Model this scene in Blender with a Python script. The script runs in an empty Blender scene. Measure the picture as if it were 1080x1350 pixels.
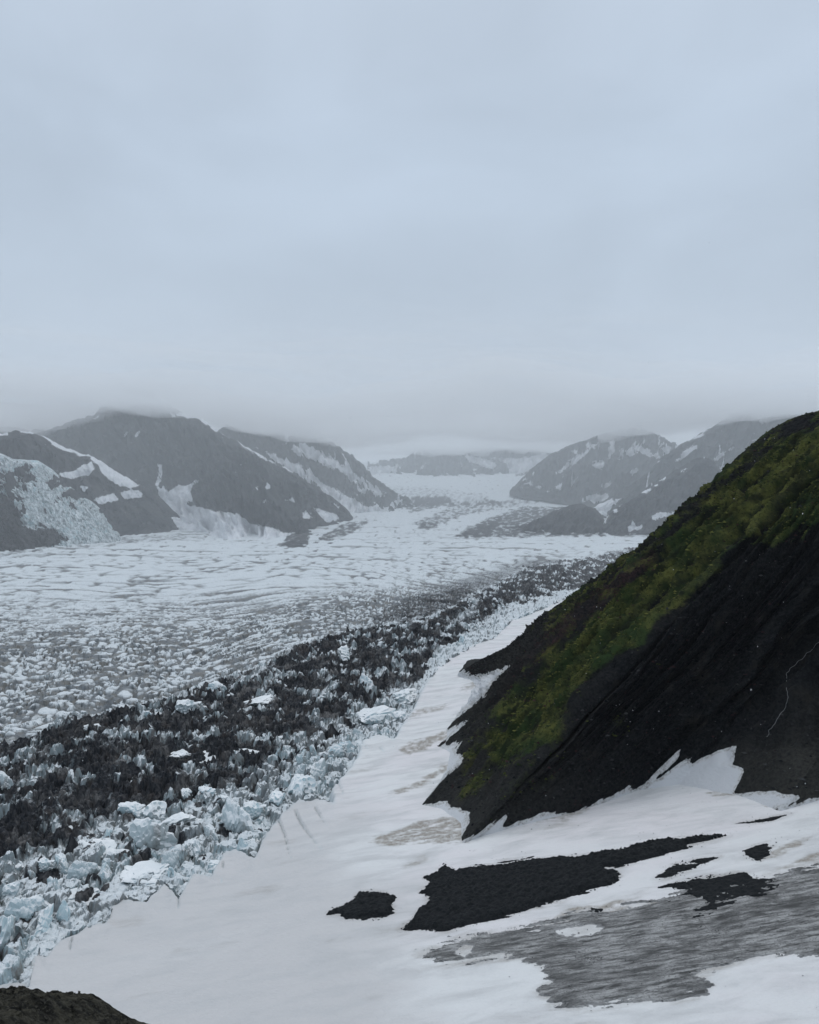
import bpy, bmesh, math, random
import numpy as np

# ------------------------------------------------------------------ scene, camera, sky, sun, exposure
S = bpy.context.scene
COL = S.collection
rng = np.random.default_rng(7)
random.seed(7)

CAM_H = 200.0          # the camera stands on a scree slope, 200 m above the ice
F = 1083.0             # focal length in photograph pixels (1080 wide)
PITCH = math.atan(35.0 / F)

cam = bpy.data.cameras.new('camera')
cam.sensor_fit = 'HORIZONTAL'
cam.sensor_width = 36.0
cam.lens = 36.0 * F / 1080.0
cam.clip_start = 0.5
cam.clip_end = 60000.0
cam_ob = bpy.data.objects.new('camera', cam)
cam_ob.location = (0, 0, CAM_H)
cam_ob.rotation_euler = (math.pi / 2 - PITCH, 0, 0)
COL.objects.link(cam_ob)
S.camera = cam_ob
S.render.resolution_x, S.render.resolution_y = 819, 1024

SUN_EL, SUN_AZ = 58.0, 215.0
world = bpy.data.worlds.new('World')
S.world = world
world.use_nodes = True
wn, wl = world.node_tree.nodes, world.node_tree.links
wn.clear()
w_out = wn.new('ShaderNodeOutputWorld')
sky = wn.new('ShaderNodeTexSky')
sky.sky_type = 'NISHITA'
sky.sun_disc = False
sky.sun_elevation = math.radians(SUN_EL)
sky.sun_rotation = math.radians(SUN_AZ)
sky.altitude = 600
bg_clear = wn.new('ShaderNodeBackground')
bg_clear.inputs['Strength'].default_value = 0.10
wl.new(sky.outputs[0], bg_clear.inputs['Color'])
tc = wn.new('ShaderNodeTexCoord')
sep = wn.new('ShaderNodeSeparateXYZ')
wl.new(tc.outputs['Generated'], sep.inputs[0])
ramp = wn.new('ShaderNodeValToRGB')       # overcast: grey low down, a paler, bluer veil higher up
ramp.color_ramp.elements[0].position = 0.0
ramp.color_ramp.elements[0].color = (0.560, 0.650, 0.760, 1)
ramp.color_ramp.elements[1].position = 1.0
ramp.color_ramp.elements[1].color = (0.98, 1.05, 1.13, 1)
for p, c in ((0.10, (0.525, 0.612, 0.720)), (0.22, (0.495, 0.585, 0.695)), (0.38, (0.520, 0.615, 0.735)), (0.52, (0.555, 0.645, 0.762)), (0.75, (0.74, 0.82, 0.93))):
    e = ramp.color_ramp.elements.new(p)
    e.color = (*c, 1)
wl.new(sep.outputs['Z'], ramp.inputs['Fac'])
mp = wn.new('ShaderNodeMapping')
mp.inputs['Scale'].default_value = (1.0, 1.0, 2.2)
wl.new(tc.outputs['Generated'], mp.inputs['Vector'])
nz = wn.new('ShaderNodeTexNoise')
nz.inputs['Scale'].default_value = 2.3
nz.inputs['Detail'].default_value = 6.0
nz.inputs['Roughness'].default_value = 0.48
nz.inputs['Distortion'].default_value = 0.4
wl.new(mp.outputs[0], nz.inputs['Vector'])
mr = wn.new('ShaderNodeMapRange')
mr.inputs['From Min'].default_value = 0.3
mr.inputs['From Max'].default_value = 0.7
mr.inputs['To Min'].default_value = 0.885
mr.inputs['To Max'].default_value = 1.105
wl.new(nz.outputs['Fac'], mr.inputs['Value'])
mulc = wn.new('ShaderNodeVectorMath')
mulc.operation = 'SCALE'
wl.new(ramp.outputs['Color'], mulc.inputs[0])
wl.new(mr.outputs[0], mulc.inputs['Scale'])
bg_cloud = wn.new('ShaderNodeBackground')
bg_cloud.inputs['Strength'].default_value = 1.0
wl.new(mulc.outputs[0], bg_cloud.inputs['Color'])
wmix = wn.new('ShaderNodeMixShader')
wmix.inputs['Fac'].default_value = 0.94
wl.new(bg_clear.outputs[0], wmix.inputs[1])
wl.new(bg_cloud.outputs[0], wmix.inputs[2])
wl.new(wmix.outputs[0], w_out.inputs['Surface'])

sun = bpy.data.lights.new('sun', 'SUN')
sun.energy = 0.5
sun.angle = math.radians(25)
sun.color = (1.0, 0.97, 0.94)
sun_ob = bpy.data.objects.new('sun', sun)
# comes from behind the camera, high, through the cloud
sun_ob.rotation_euler = (math.radians(90 - SUN_EL), 0, math.radians(SUN_AZ - 180 + 180) * -1)
sun_ob.location = (0, -50, 600)
COL.objects.link(sun_ob)

S.view_settings.view_transform = 'Standard'
S.view_settings.look = 'None'
S.view_settings.exposure = 0.0
S.view_settings.gamma = 1.0
S.view_settings.use_curve_mapping = False
S.cycles.volume_bounces = 20
S.cycles.max_bounces = 22
S.cycles.diffuse_bounces = 3
S.cycles.use_denoising = True

# ------------------------------------------------------------------ numeric helpers
CP, SP = math.cos(PITCH), math.sin(PITCH)


def ray(px, py):
    """direction through photograph pixel, scaled so that its Y is 1"""
    px = np.asarray(px, float); py = np.asarray(py, float)
    a = px - 540.0; b = 675.0 - py
    y = F * CP + b * SP
    return a / y, (-F * SP + b * CP) / y


def at(px, py, Y):
    x, z = ray(px, py)
    Y = np.asarray(Y, float)
    return np.stack(np.broadcast_arrays(x * Y, Y, CAM_H + z * Y), -1)


def project(P):
    x, y, z = P[..., 0], P[..., 1], P[..., 2] - CAM_H
    dep = y * CP - z * SP
    up = y * SP + z * CP
    return 540 + F * x / dep, 675 - F * up / dep


def _hash(ix, iy, iz, seed):
    h = (ix.astype(np.int64) * 374761393 + iy.astype(np.int64) * 668265263 + iz.astype(np.int64) * 2147483647 + seed * 974634533) & 0xFFFFFFFF
    h = ((h ^ (h >> 13)) * 1274126177) & 0xFFFFFFFF
    h = ((h ^ (h >> 16)) * 2246822519) & 0xFFFFFFFF
    return (h ^ (h >> 15)) & 0xFFFFFFFF


def _h01(ix, iy, seed):
    return _hash(ix, iy, np.zeros_like(ix), seed) / 4294967295.0


def noise2(x, y, seed=0):
    x, y = np.broadcast_arrays(np.asarray(x, float), np.asarray(y, float))
    ix = np.floor(x).astype(np.int64); iy = np.floor(y).astype(np.int64)
    fx, fy = x - ix, y - iy
    u = fx * fx * fx * (fx * (fx * 6 - 15) + 10); v = fy * fy * fy * (fy * (fy * 6 - 15) + 10)
    def g(dx, dy):
        a = _h01(ix + dx, iy + dy, seed) * 6.2831853
        return np.cos(a) * (fx - dx) + np.sin(a) * (fy - dy)
    a = g(0, 0) * (1 - u) + g(1, 0) * u
    b = g(0, 1) * (1 - u) + g(1, 1) * u
    return (a * (1 - v) + b * v) * 1.4


def fbm(x, y, octaves=4, seed=0, gain=0.5, lac=2.03):
    s, a, t = 0.0, 1.0, 0.0
    for o in range(octaves):
        s = s + a * noise2(x, y, seed + 17 * o); t += a
        x = x * lac + 3.7; y = y * lac - 1.9; a *= gain
    return s / t


def ridged(x, y, octaves=4, seed=0, gain=0.5):
    s, a, t = 0.0, 1.0, 0.0
    for o in range(octaves):
        s = s + a * (1 - np.abs(noise2(x, y, seed + 31 * o)) * 1.6); t += a
        x = x * 2.1 + 5.1; y = y * 2.1 + 2.3; a *= gain
    return s / t


def worley(x, y, seed=0, jit=0.85):
    """F1, F2, cell random numbers (two) and offset from the cell's point"""
    ix = np.floor(x).astype(np.int64); iy = np.floor(y).astype(np.int64)
    f1 = np.full(x.shape, 9.0); f2 = np.full(x.shape, 9.0)
    r1 = np.zeros(x.shape); r2 = np.zeros(x.shape); ox = np.zeros(x.shape); oy = np.zeros(x.shape)
    for dx in (-1, 0, 1):
        for dy in (-1, 0, 1):
            cx, cy = ix + dx, iy + dy
            px = cx + 0.5 + jit * (_h01(cx, cy, seed) - 0.5)
            py = cy + 0.5 + jit * (_h01(cx, cy, seed + 1) - 0.5)
            ex, ey = x - px, y - py
            d = np.sqrt(ex * ex + ey * ey)
            near = d < f1
            f2 = np.where(near, f1, np.minimum(f2, d))
            f1 = np.where(near, d, f1)
            r1 = np.where(near, _h01(cx, cy, seed + 2), r1)
            r2 = np.where(near, _h01(cx, cy, seed + 3), r2)
            ox = np.where(near, ex, ox); oy = np.where(near, ey, oy)
    return f1, f2, r1, r2, ox, oy


def smooth(a, b, x):
    t = np.clip((x - a) / (b - a), 0, 1)
    return t * t * (3 - 2 * t)


def sdf(px, py, poly):
    """signed distance to a closed outline, positive inside"""
    shp = np.shape(px)
    px = np.ravel(np.asarray(px, float)); py = np.ravel(np.asarray(py, float))
    P = np.asarray(poly, float); Q = np.roll(P, -1, 0)
    d2 = np.full(px.shape, 1e18); ins = np.zeros(px.shape, bool)
    for (ax, ay), (bx, by) in zip(P, Q):
        ex, ey = bx - ax, by - ay
        wx, wy = px - ax, py - ay
        t = np.clip((wx * ex + wy * ey) / max(ex * ex + ey * ey, 1e-9), 0, 1)
        d2 = np.minimum(d2, (wx - t * ex) ** 2 + (wy - t * ey) ** 2)
        c = (ay > py) != (by > py)
        if by != ay:
            ins ^= c & (px < (bx - ax) * (py - ay) / (by - ay) + ax)
    d = np.sqrt(d2)
    return np.where(ins, d, -d).reshape(shp)


def dline(px, py, pts):
    """distance to an open line and the fraction along it"""
    shp = np.shape(px)
    px = np.ravel(np.asarray(px, float)); py = np.ravel(np.asarray(py, float))
    best = np.full(px.shape, 1e18); frac = np.zeros(px.shape)
    n = len(pts) - 1
    for i in range(n):
        (ax, ay), (bx, by) = pts[i], pts[i + 1]
        ex, ey = bx - ax, by - ay
        t = np.clip(((px - ax) * ex + (py - ay) * ey) / max(ex * ex + ey * ey, 1e-9), 0, 1)
        d = np.hypot(px - ax - t * ex, py - ay - t * ey)
        nearer = d < best
        best = np.where(nearer, d, best); frac = np.where(nearer, (i + t) / n, frac)
    return best.reshape(shp), frac.reshape(shp)


# ------------------------------------------------------------------ ground shape
MN = (0.953, -0.306)                      # away from the ice, up the snow apron


def margin_d(X, Y):
    return (X + 154) * MN[0] - (Y - 333) * MN[1] * -1 - np.maximum(0, Y - 800) * 0.16


def z_snow(X, Y):
    d = margin_d(X, Y)
    return 0.18 * (d + np.sqrt(d * d + 18.0 ** 2)) / 2


def z_ice(X, Y):
    a = np.maximum(0, Y - 3000.0)
    b = np.maximum(0, Y - 5200.0)
    return 0.036 * a * a / (a + 500) + 0.062 * b * b / (b + 600)


def hit(px, py, zf, lo=150.0, hi=9500.0, n=46):
    x, z = ray(px, py)
    lo = np.full(np.shape(x), lo); hi = np.full(np.shape(x), hi)
    for _ in range(n):
        m = 0.5 * (lo + hi)
        above = CAM_H + z * m > zf(x * m, m)
        lo = np.where(above, m, lo); hi = np.where(above, hi, m)
    return 0.5 * (lo + hi)


# ------------------------------------------------------------------ mesh and object helpers
def build_grid(name, P, mat, attrs=None, keep=None, shade=True, parent=None):
    nv, nu = P.shape[:2]
    idx = np.arange(nv * nu).reshape(nv, nu)
    q = np.stack([idx[:-1, :-1], idx[:-1, 1:], idx[1:, 1:], idx[1:, :-1]], -1).reshape(-1, 4)
    if keep is not None:
        kf = (keep[:-1, :-1] & keep[:-1, 1:] & keep[1:, 1:] & keep[1:, :-1]).reshape(-1)
        q = q[kf]
    used = np.zeros(nv * nu, bool); used[q.ravel()] = True
    remap = np.cumsum(used) - 1
    q = remap[q]
    V = P.reshape(-1, 3)[used]
    me = bpy.data.meshes.new(name)
    me.vertices.add(len(V)); me.vertices.foreach_set('co', V.astype(np.float32).ravel())
    me.loops.add(q.size); me.loops.foreach_set('vertex_index', q.astype(np.int32).ravel())
    me.polygons.add(len(q))
    me.polygons.foreach_set('loop_start', np.arange(0, q.size, 4, dtype=np.int32))
    me.polygons.foreach_set('loop_total', np.full(len(q), 4, np.int32))
    me.polygons.foreach_set('use_smooth', np.full(len(q), bool(shade)))
    for k, a in (attrs or {}).items():
        at_ = me.attributes.new(k, 'FLOAT', 'POINT')
        at_.data.foreach_set('value', np.asarray(a, np.float32).reshape(-1)[used])
    me.update(calc_edges=True)
    me.materials.append(mat)
    ob = bpy.data.objects.new(name, me)
    COL.objects.link(ob)
    if parent: ob.parent = parent
    return ob


def tag(o, label=None, cat=None, group=None, kind=None):
    if label: o['label'] = label
    if cat: o['category'] = cat
    if group: o['group'] = group
    if kind: o['kind'] = kind
    return o


# ------------------------------------------------------------------ materials
class NT:
    def __init__(self, name):
        self.m = bpy.data.materials.new(name)
        self.m.use_nodes = True
        self.n = self.m.node_tree.nodes; self.l = self.m.node_tree.links
        self.n.clear()
        self.out = self.n.new('ShaderNodeOutputMaterial')
        self.p = self.n.new('ShaderNodeBsdfPrincipled')
        self.l.new(self.p.outputs[0], self.out.inputs['Surface'])
        self.tc = self.n.new('ShaderNodeTexCoord')

    def set(self, sock, v):
        if isinstance(v, bpy.types.NodeSocket): self.l.new(v, sock)
        elif isinstance(v, (tuple, list)) and len(v) == 3 and sock.type == 'RGBA': sock.default_value = (*v, 1)
        else: sock.default_value = v

    def attr(self, k):
        a = self.n.new('ShaderNodeAttribute'); a.attribute_name = k
        return a.outputs['Fac']

    def noise(self, scale, detail=4, rough=0.55, stretch=(1, 1, 1), dist=0.0, rot=(0, 0, 0)):
        m = self.n.new('ShaderNodeMapping'); m.inputs['Scale'].default_value = stretch; m.inputs['Rotation'].default_value = rot
        self.l.new(self.tc.outputs['Object'], m.inputs['Vector'])
        t = self.n.new('ShaderNodeTexNoise')
        t.inputs['Scale'].default_value = scale; t.inputs['Detail'].default_value = detail
        t.inputs['Roughness'].default_value = rough; t.inputs['Distortion'].default_value = dist
        self.l.new(m.outputs[0], t.inputs['Vector'])
        return t.outputs['Fac']

    def math(self, op, a, b=0.0, clamp=False):
        t = self.n.new('ShaderNodeMath'); t.operation = op; t.use_clamp = clamp
        self.set(t.inputs[0], a); self.set(t.inputs[1], b)
        return t.outputs[0]

    def step(self, v, a, b, lo=0.0, hi=1.0):
        t = self.n.new('ShaderNodeMapRange'); t.interpolation_type = 'SMOOTHSTEP'
        self.set(t.inputs['Value'], v); self.set(t.inputs['From Min'], a); self.set(t.inputs['From Max'], b)
        self.set(t.inputs['To Min'], lo); self.set(t.inputs['To Max'], hi)
        return t.outputs[0]

    def mix(self, f, a, b, mode='MIX'):
        t = self.n.new('ShaderNodeMix'); t.data_type = 'RGBA'; t.blend_type = mode
        self.set(t.inputs[0], f); self.set(t.inputs[6], a); self.set(t.inputs[7], b)
        return t.outputs[2]

    def normal_z(self):
        g = self.n.new('ShaderNodeNewGeometry')
        s = self.n.new('ShaderNodeSeparateXYZ'); self.l.new(g.outputs['Normal'], s.inputs[0])
        return s.outputs['Z']

    def random(self):
        return self.n.new('ShaderNodeObjectInfo').outputs['Random']

    def bump(self, h, strength=0.4, dist=1.0):
        b = self.n.new('ShaderNodeBump'); b.inputs['Strength'].default_value = strength; b.inputs['Distance'].default_value = dist
        self.l.new(h, b.inputs['Height']); self.l.new(b.outputs[0], self.p.inputs['Normal'])

    def finish(self, col, rough=0.8, spec=0.25):
        self.set(self.p.inputs['Base Color'], col); self.set(self.p.inputs['Roughness'], rough)
        self.p.inputs['Specular IOR Level'].default_value = spec
        return self.m


def mat_glacier():
    t = NT('glacier_ice')
    dirt, blue = t.attr('dirt'), t.attr('blue')
    nzv = t.normal_z()
    fine = t.noise(0.45, 5, 0.65)
    streak = t.noise(0.55, 4, 0.6, (1, 1, 0.22))
    grime = t.noise(0.09, 5, 0.6)
    top = t.mix(t.step(fine, 0.3, 0.75), (0.58, 0.625, 0.645), (0.76, 0.785, 0.795))
    ice = t.mix(blue, (0.25, 0.275, 0.285), (0.42, 0.54, 0.575))
    ice = t.mix(t.step(streak, 0.45, 0.68), ice, (0.20, 0.205, 0.20))
    ice = t.mix(t.math('MULTIPLY', t.step(grime, 0.50, 0.66), t.step(blue, 0.1, 0.6, 0.25, 0.8)), ice, (0.175, 0.165, 0.145))
    f = t.step(t.math('ADD', nzv, t.math('MULTIPLY', t.math('SUBTRACT', fine, 0.5), 0.5)), 0.42, 0.80)
    clean = t.mix(f, ice, top)
    clean = t.mix(t.math('MULTIPLY', t.step(t.math('ADD', t.attr('gap'), t.math('MULTIPLY', t.math('SUBTRACT', fine, 0.5), 0.5)), 0.2, 0.85), 0.9), clean, t.mix(t.step(grime, 0.4, 0.65), (0.135, 0.148, 0.158), (0.160, 0.152, 0.135)))
    dark = t.mix(t.step(streak, 0.38, 0.66), (0.010, 0.013, 0.018), (0.046, 0.047, 0.051))
    dark = t.mix(t.math('MULTIPLY', t.step(t.noise(0.05, 6, 0.66), 0.46, 0.70), t.step(streak, 0.30, 0.62, 0.35, 1.0)), dark, (0.185, 0.178, 0.172))
    dark = t.mix(t.math('MULTIPLY', t.step(grime, 0.50, 0.70), 0.7), dark, (0.055, 0.047, 0.043))
    d = t.step(t.math('ADD', dirt, t.math('MULTIPLY', t.math('SUBTRACT', fine, 0.5), 0.9)), 0.24, 0.72)
    col = t.mix(d, clean, dark)
    t.bump(t.math('ADD', fine, t.math('MULTIPLY', streak, 0.8)), 0.6, 1.2)
    return t.finish(col, t.step(d, 0, 1, 0.62, 0.85), 0.25)


def mat_serac():
    t = NT('serac_ice')
    r = t.random()
    nzv = t.normal_z()
    fine = t.noise(0.9, 5, 0.6)
    streak = t.noise(0.9, 4, 0.6, (1, 1, 0.25))
    grime = t.noise(0.16, 4, 0.6)
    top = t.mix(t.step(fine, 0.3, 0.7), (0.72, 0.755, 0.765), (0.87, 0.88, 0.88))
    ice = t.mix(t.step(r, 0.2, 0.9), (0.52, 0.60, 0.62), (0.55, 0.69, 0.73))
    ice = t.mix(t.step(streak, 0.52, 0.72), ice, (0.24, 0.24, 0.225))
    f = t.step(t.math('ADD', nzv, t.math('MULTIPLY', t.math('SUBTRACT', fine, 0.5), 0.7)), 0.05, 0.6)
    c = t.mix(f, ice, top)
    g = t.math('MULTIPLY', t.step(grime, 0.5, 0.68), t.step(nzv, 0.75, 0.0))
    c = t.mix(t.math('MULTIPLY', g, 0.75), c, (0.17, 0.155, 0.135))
    t.bump(t.math('ADD', fine, streak), 0.5, 0.8)
    return t.finish(c, 0.6, 0.3)


def mat_dark_serac():
    t = NT('debris_covered_ice')
    streak = t.noise(0.8, 5, 0.65, (1, 1, 0.25))
    g = t.noise(0.2, 4, 0.6)
    c = t.mix(t.step(streak, 0.36, 0.68), (0.016, 0.018, 0.022), (0.085, 0.083, 0.085))
    c = t.mix(t.step(g, 0.52, 0.7), c, (0.09, 0.073, 0.062))
    c = t.mix(t.math('MULTIPLY', t.step(g, 0.60, 0.70), t.step(t.normal_z(), 0.4, 0.9)), c, (0.6, 0.62, 0.63))
    t.bump(streak, 0.7, 1.0)
    return t.finish(c, 0.85, 0.2)


def mat_snow():
    t = NT('old_snow')
    dirt, blue = t.attr('dirt'), t.attr('blue')
    wave = t.noise(0.10, 6, 0.6, (0.35, 1.0, 1.0), 0.4, (0, 0, 0.25))
    fine = t.noise(1.2, 6, 0.7)
    sun_cup = t.noise(0.55, 3, 0.5, (0.4, 1.0, 1.0), 0.2, (0, 0, 0.3))
    old = t.attr('old')
    blush = t.noise(0.014, 4, 0.6, (0.5, 1, 1), 0.5)
    c = t.mix(t.step(blush, 0.42, 0.64), (0.735, 0.74, 0.735), (0.74, 0.715, 0.72))
    c = t.mix(t.step(t.math('ADD', old, t.math('MULTIPLY', t.math('SUBTRACT', blush, 0.5), 1.2)), 0.2, 0.8), c, (0.60, 0.590, 0.585))
    c = t.mix(t.step(wave, 0.38, 0.72, 0, 0.8), c, (0.54, 0.542, 0.542))
    c = t.mix(t.math('MULTIPLY', t.step(fine, 0.60, 0.75), 0.5), c, (0.47, 0.495, 0.505))
    d = t.step(t.math('ADD', dirt, t.math('MULTIPLY', t.math('SUBTRACT', wave, 0.5), 1.0)), 0.10, 0.80)
    dc = t.mix(t.step(fine, 0.42, 0.62), (0.27, 0.245, 0.215), (0.44, 0.415, 0.378))
    c = t.mix(d, c, dc)
    speck = t.math('MULTIPLY', t.step(fine, 0.60, 0.66), t.step(dirt, 0.55, 0.95))
    c = t.mix(speck, c, (0.05, 0.048, 0.045))
    c = t.mix(blue, c, (0.44, 0.60, 0.64))
    t.bump(t.math('ADD', t.math('MULTIPLY', sun_cup, 0.6), t.math('MULTIPLY', fine, 0.35)), 0.7, 1.3)
    return t.finish(c, 0.65, 0.2)


def mat_dirty_ice():
    t = NT('dirty_bare_ice')
    streak = t.noise(0.55, 8, 0.72, (0.14, 1.0, 0.6), 0.35, (0, 0, 0.16))
    fine = t.noise(1.5, 6, 0.7)
    patch = t.noise(0.075, 7, 0.68, (0.45, 1, 1), 0.4)
    c = t.mix(t.step(streak, 0.34, 0.64), (0.055, 0.055, 0.054), (0.42, 0.418, 0.41))
    c = t.mix(t.math('MULTIPLY', t.step(patch, 0.48, 0.64), 0.68), c, (0.055, 0.055, 0.054))
    c = t.mix(t.math('MULTIPLY', t.step(patch, 0.42, 0.30), 0.5), c, (0.42, 0.42, 0.415))
    c = t.mix(t.math('MULTIPLY', t.step(fine, 0.50, 0.64), 0.65), c, (0.06, 0.06, 0.058))
    e = t.attr('edge')
    c = t.mix(t.math('MULTIPLY', t.step(t.math('ADD', e, t.math('MULTIPLY', t.math('SUBTRACT', streak, 0.5), 1.6)), 0.55, 0.1), 0.4), c, (0.62, 0.62, 0.62))
    c = t.mix(t.step(t.math('ADD', t.attr('dark'), t.math('MULTIPLY', t.math('SUBTRACT', fine, 0.5), 1.0)), 0.45, 0.75), c, (0.030, 0.030, 0.031))
    t.bump(t.math('ADD', streak, t.math('MULTIPLY', fine, 0.5)), 0.8, 1.0)
    return t.finish(c, 0.75, 0.3)


def mat_outcrop():
    t = NT('black_gravel_rock')
    a = t.noise(0.5, 6, 0.7)
    b = t.noise(3.0, 4, 0.7)
    c = t.mix(t.step(a, 0.35, 0.7), (0.006, 0.008, 0.0095), (0.022, 0.024, 0.026))
    c = t.mix(t.math('MULTIPLY', t.step(b, 0.60, 0.72), 0.5), c, (0.06, 0.062, 0.062))
    t.bump(t.math('ADD', a, t.math('MULTIPLY', b, 0.6)), 0.9, 1.0)
    return t.finish(c, 0.85, 0.2)


def mat_mountain():
    t = NT('mountain_rock')
    s = t.attr('snow')
    n1 = t.noise(0.011, 6, 0.62, (1, 1, 1.2))
    n2 = t.noise(0.045, 5, 0.62)
    rock = t.mix(t.step(n1, 0.35, 0.68), (0.024, 0.025, 0.028), (0.062, 0.060, 0.060))
    rock = t.mix(t.math('MULTIPLY', t.step(n2, 0.56, 0.7), 0.4), rock, (0.10, 0.097, 0.094))
    v = t.math('ADD', s, t.math('MULTIPLY', t.math('SUBTRACT', n2, 0.5), 0.42))
    f = t.step(v, 0.47, 0.55)
    snow = t.mix(t.step(n2, 0.35, 0.7), (0.80, 0.81, 0.83), (0.66, 0.67, 0.69))
    c = t.mix(f, rock, snow)
    t.bump(n2, 0.5, 8.0)
    return t.finish(c, 0.9, 0.1)


def mat_icefall():
    t = NT('hanging_ice')
    d = t.attr('dirt')
    nzv = t.normal_z()
    n1 = t.noise(0.03, 6, 0.65)
    n2 = t.noise(0.1, 4, 0.6)
    c = t.mix(t.step(n2, 0.35, 0.66), (0.33, 0.38, 0.39), (0.74, 0.78, 0.79))
    c = t.mix(t.step(n1, 0.52, 0.70), c, (0.46, 0.60, 0.63))
    f = t.step(t.math('ADD', d, t.math('MULTIPLY', t.math('SUBTRACT', n2, 0.5), 0.9)), 0.35, 0.6)
    c = t.mix(f, c, (0.05, 0.05, 0.052))
    t.bump(n2, 0.6, 5.0)
    return t.finish(c, 0.75, 0.2)


def mat_hill():
    t = NT('hillside_tundra')
    g, r, s, k = t.attr('green'), t.attr('red'), t.attr('snow'), t.attr('pale')
    n1 = t.noise(0.06, 6, 0.66)
    n2 = t.noise(0.55, 7, 0.78)
    n3 = t.noise(0.022, 4, 0.6)
    rock = t.mix(t.step(n2, 0.36, 0.68), (0.0030, 0.0040, 0.0058), (0.0210, 0.0220, 0.0230))
    rock = t.mix(t.math('MULTIPLY', t.step(n1, 0.52, 0.72), 0.75), rock, (0.030, 0.029, 0.025))
    rock = t.mix(t.math('MULTIPLY', k, t.step(n2, 0.3, 0.7, 0.4, 1.0)), rock, (0.058, 0.057, 0.050))
    moss = t.mix(t.step(n1, 0.36, 0.64), (0.022, 0.036, 0.013), (0.112, 0.116, 0.033))
    moss = t.mix(t.step(n3, 0.45, 0.65), moss, (0.028, 0.052, 0.018))
    moss = t.mix(t.math('MULTIPLY', t.step(n2, 0.50, 0.62), 0.75), moss, (0.010, 0.013, 0.008))
    sk = t.attr('streak')
    moss = t.mix(t.step(sk, 0.62, 0.30, 0, 0.8), moss, (0.009, 0.012, 0.009))
    rock = t.mix(t.step(sk, 0.50, 0.80, 0, 0.35), rock, (0.024, 0.024, 0.022))
    gv = t.math('ADD', g, t.math('MULTIPLY', t.math('SUBTRACT', n2, 0.5), 0.9))
    gv = t.math('ADD', gv, t.math('MULTIPLY', t.math('SUBTRACT', n1, 0.5), 0.9))
    c = t.mix(t.step(gv, 0.34, 0.66), rock, moss)
    heath = t.mix(t.step(n2, 0.35, 0.65), (0.020, 0.012, 0.012), (0.048, 0.024, 0.026))
    c = t.mix(t.step(t.math('ADD', r, t.math('MULTIPLY', t.math('SUBTRACT', n2, 0.5), 0.9)), 0.3, 0.9), c, heath)
    v = t.math('ADD', s, t.math('MULTIPLY', t.math('SUBTRACT', n2, 0.5), 0.30))
    dirty = t.mix(t.step(n2, 0.36, 0.56), (0.30, 0.285, 0.262), (0.64, 0.645, 0.645))
    sn = t.mix(t.step(t.math('ADD', v, t.math('MULTIPLY', t.math('SUBTRACT', n1, 0.5), 0.6)), 0.62, 0.95), dirty, (0.67, 0.68, 0.695))
    c = t.mix(t.step(v, 0.47, 0.53), c, sn)
    t.bump(t.math('ADD', t.math('MULTIPLY', n1, 1.5), n2), 0.8, 1.6)
    return t.finish(c, 0.92, 0.08)


def mat_scree():
    t = NT('brown_scree')
    a = t.noise(1.6, 6, 0.7)
    b = t.noise(9.0, 5, 0.7)
    c = t.mix(t.step(a, 0.38, 0.66), (0.010, 0.010, 0.009), (0.062, 0.058, 0.044))
    c = t.mix(t.math('MULTIPLY', t.step(b, 0.5, 0.7), 0.7), c, (0.10, 0.094, 0.078))
    t.bump(t.math('ADD', a, b), 0.8, 0.15)
    return t.finish(c, 0.95, 0.1)


def mat_plain(name, c, rough=0.6):
    t = NT(name)
    n = t.noise(3.0, 3)
    return t.finish(t.mix(t.step(n, 0.3, 0.7), tuple(x * 0.75 for x in c), c), rough)


def mat_volume(name, density, color=(1, 1, 1), aniso=0.0):
    m = bpy.data.materials.new(name); m.use_nodes = True
    n = m.node_tree.nodes; n.clear()
    o = n.new('ShaderNodeOutputMaterial'); v = n.new('ShaderNodeVolumePrincipled')
    v.inputs['Density'].default_value = density
    v.inputs['Color'].default_value = (*color, 1)
    v.inputs['Anisotropy'].default_value = aniso
    m.node_tree.links.new(v.outputs[0], o.inputs['Volume'])
    return m


M_GLACIER, M_SERAC, M_DARK, M_SNOW = mat_glacier(), mat_serac(), mat_dark_serac(), mat_snow()
M_DIRTY, M_OUT, M_MTN, M_FALL, M_HILL, M_SCREE = mat_dirty_ice(), mat_outcrop(), mat_mountain(), mat_icefall(), mat_hill(), mat_scree()

# ------------------------------------------------------------------ outlines read off the photograph
SNOW_EDGE = [(-160, 1302), (0, 1300), (36, 1300), (40, 1272), (52, 1246), (60, 1262), (78, 1240), (97, 1232), (112, 1222), (139, 1218),
             (146, 1197), (160, 1188), (192, 1188), (217, 1166), (236, 1182), (244, 1168), (255, 1154), (278, 1156), (294, 1127),
             (310, 1122), (335, 1132), (350, 1100), (366, 1082), (372, 1072), (395, 1055), (425, 1055), (440, 1060), (437, 1040),
             (455, 1020), (470, 1000), (478, 975), (500, 968), (520, 975), (530, 955), (545, 935), (558, 905), (575, 880), (600, 862),
             (630, 845), (650, 838), (672, 815), (700, 805), (735, 790), (748, 782), (800, 755), (1400, 700), (1400, 1600), (-160, 1600)]
DARK_BAND = [(-160, 1000), (0, 985), (60, 968), (100, 952), (150, 940), (230, 920), (280, 905), (330, 890), (370, 868), (400, 850), (440, 838),
             (480, 828), (530, 822), (565, 815), (600, 800), (640, 778), (690, 752), (720, 742), (780, 736), (830, 722), (900, 708),
             (900, 740), (830, 745), (790, 765), (760, 782), (730, 790), (690, 802), (650, 812), (620, 832), (600, 850), (575, 872), (556, 900),
             (520, 920), (480, 945), (440, 968), (400, 985), (370, 1000), (345, 1030), (320, 1045), (250, 1062), (200, 1072), (150, 1082),
             (100, 1110), (60, 1130), (30, 1150), (0, 1185), (-160, 1230)]

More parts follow.
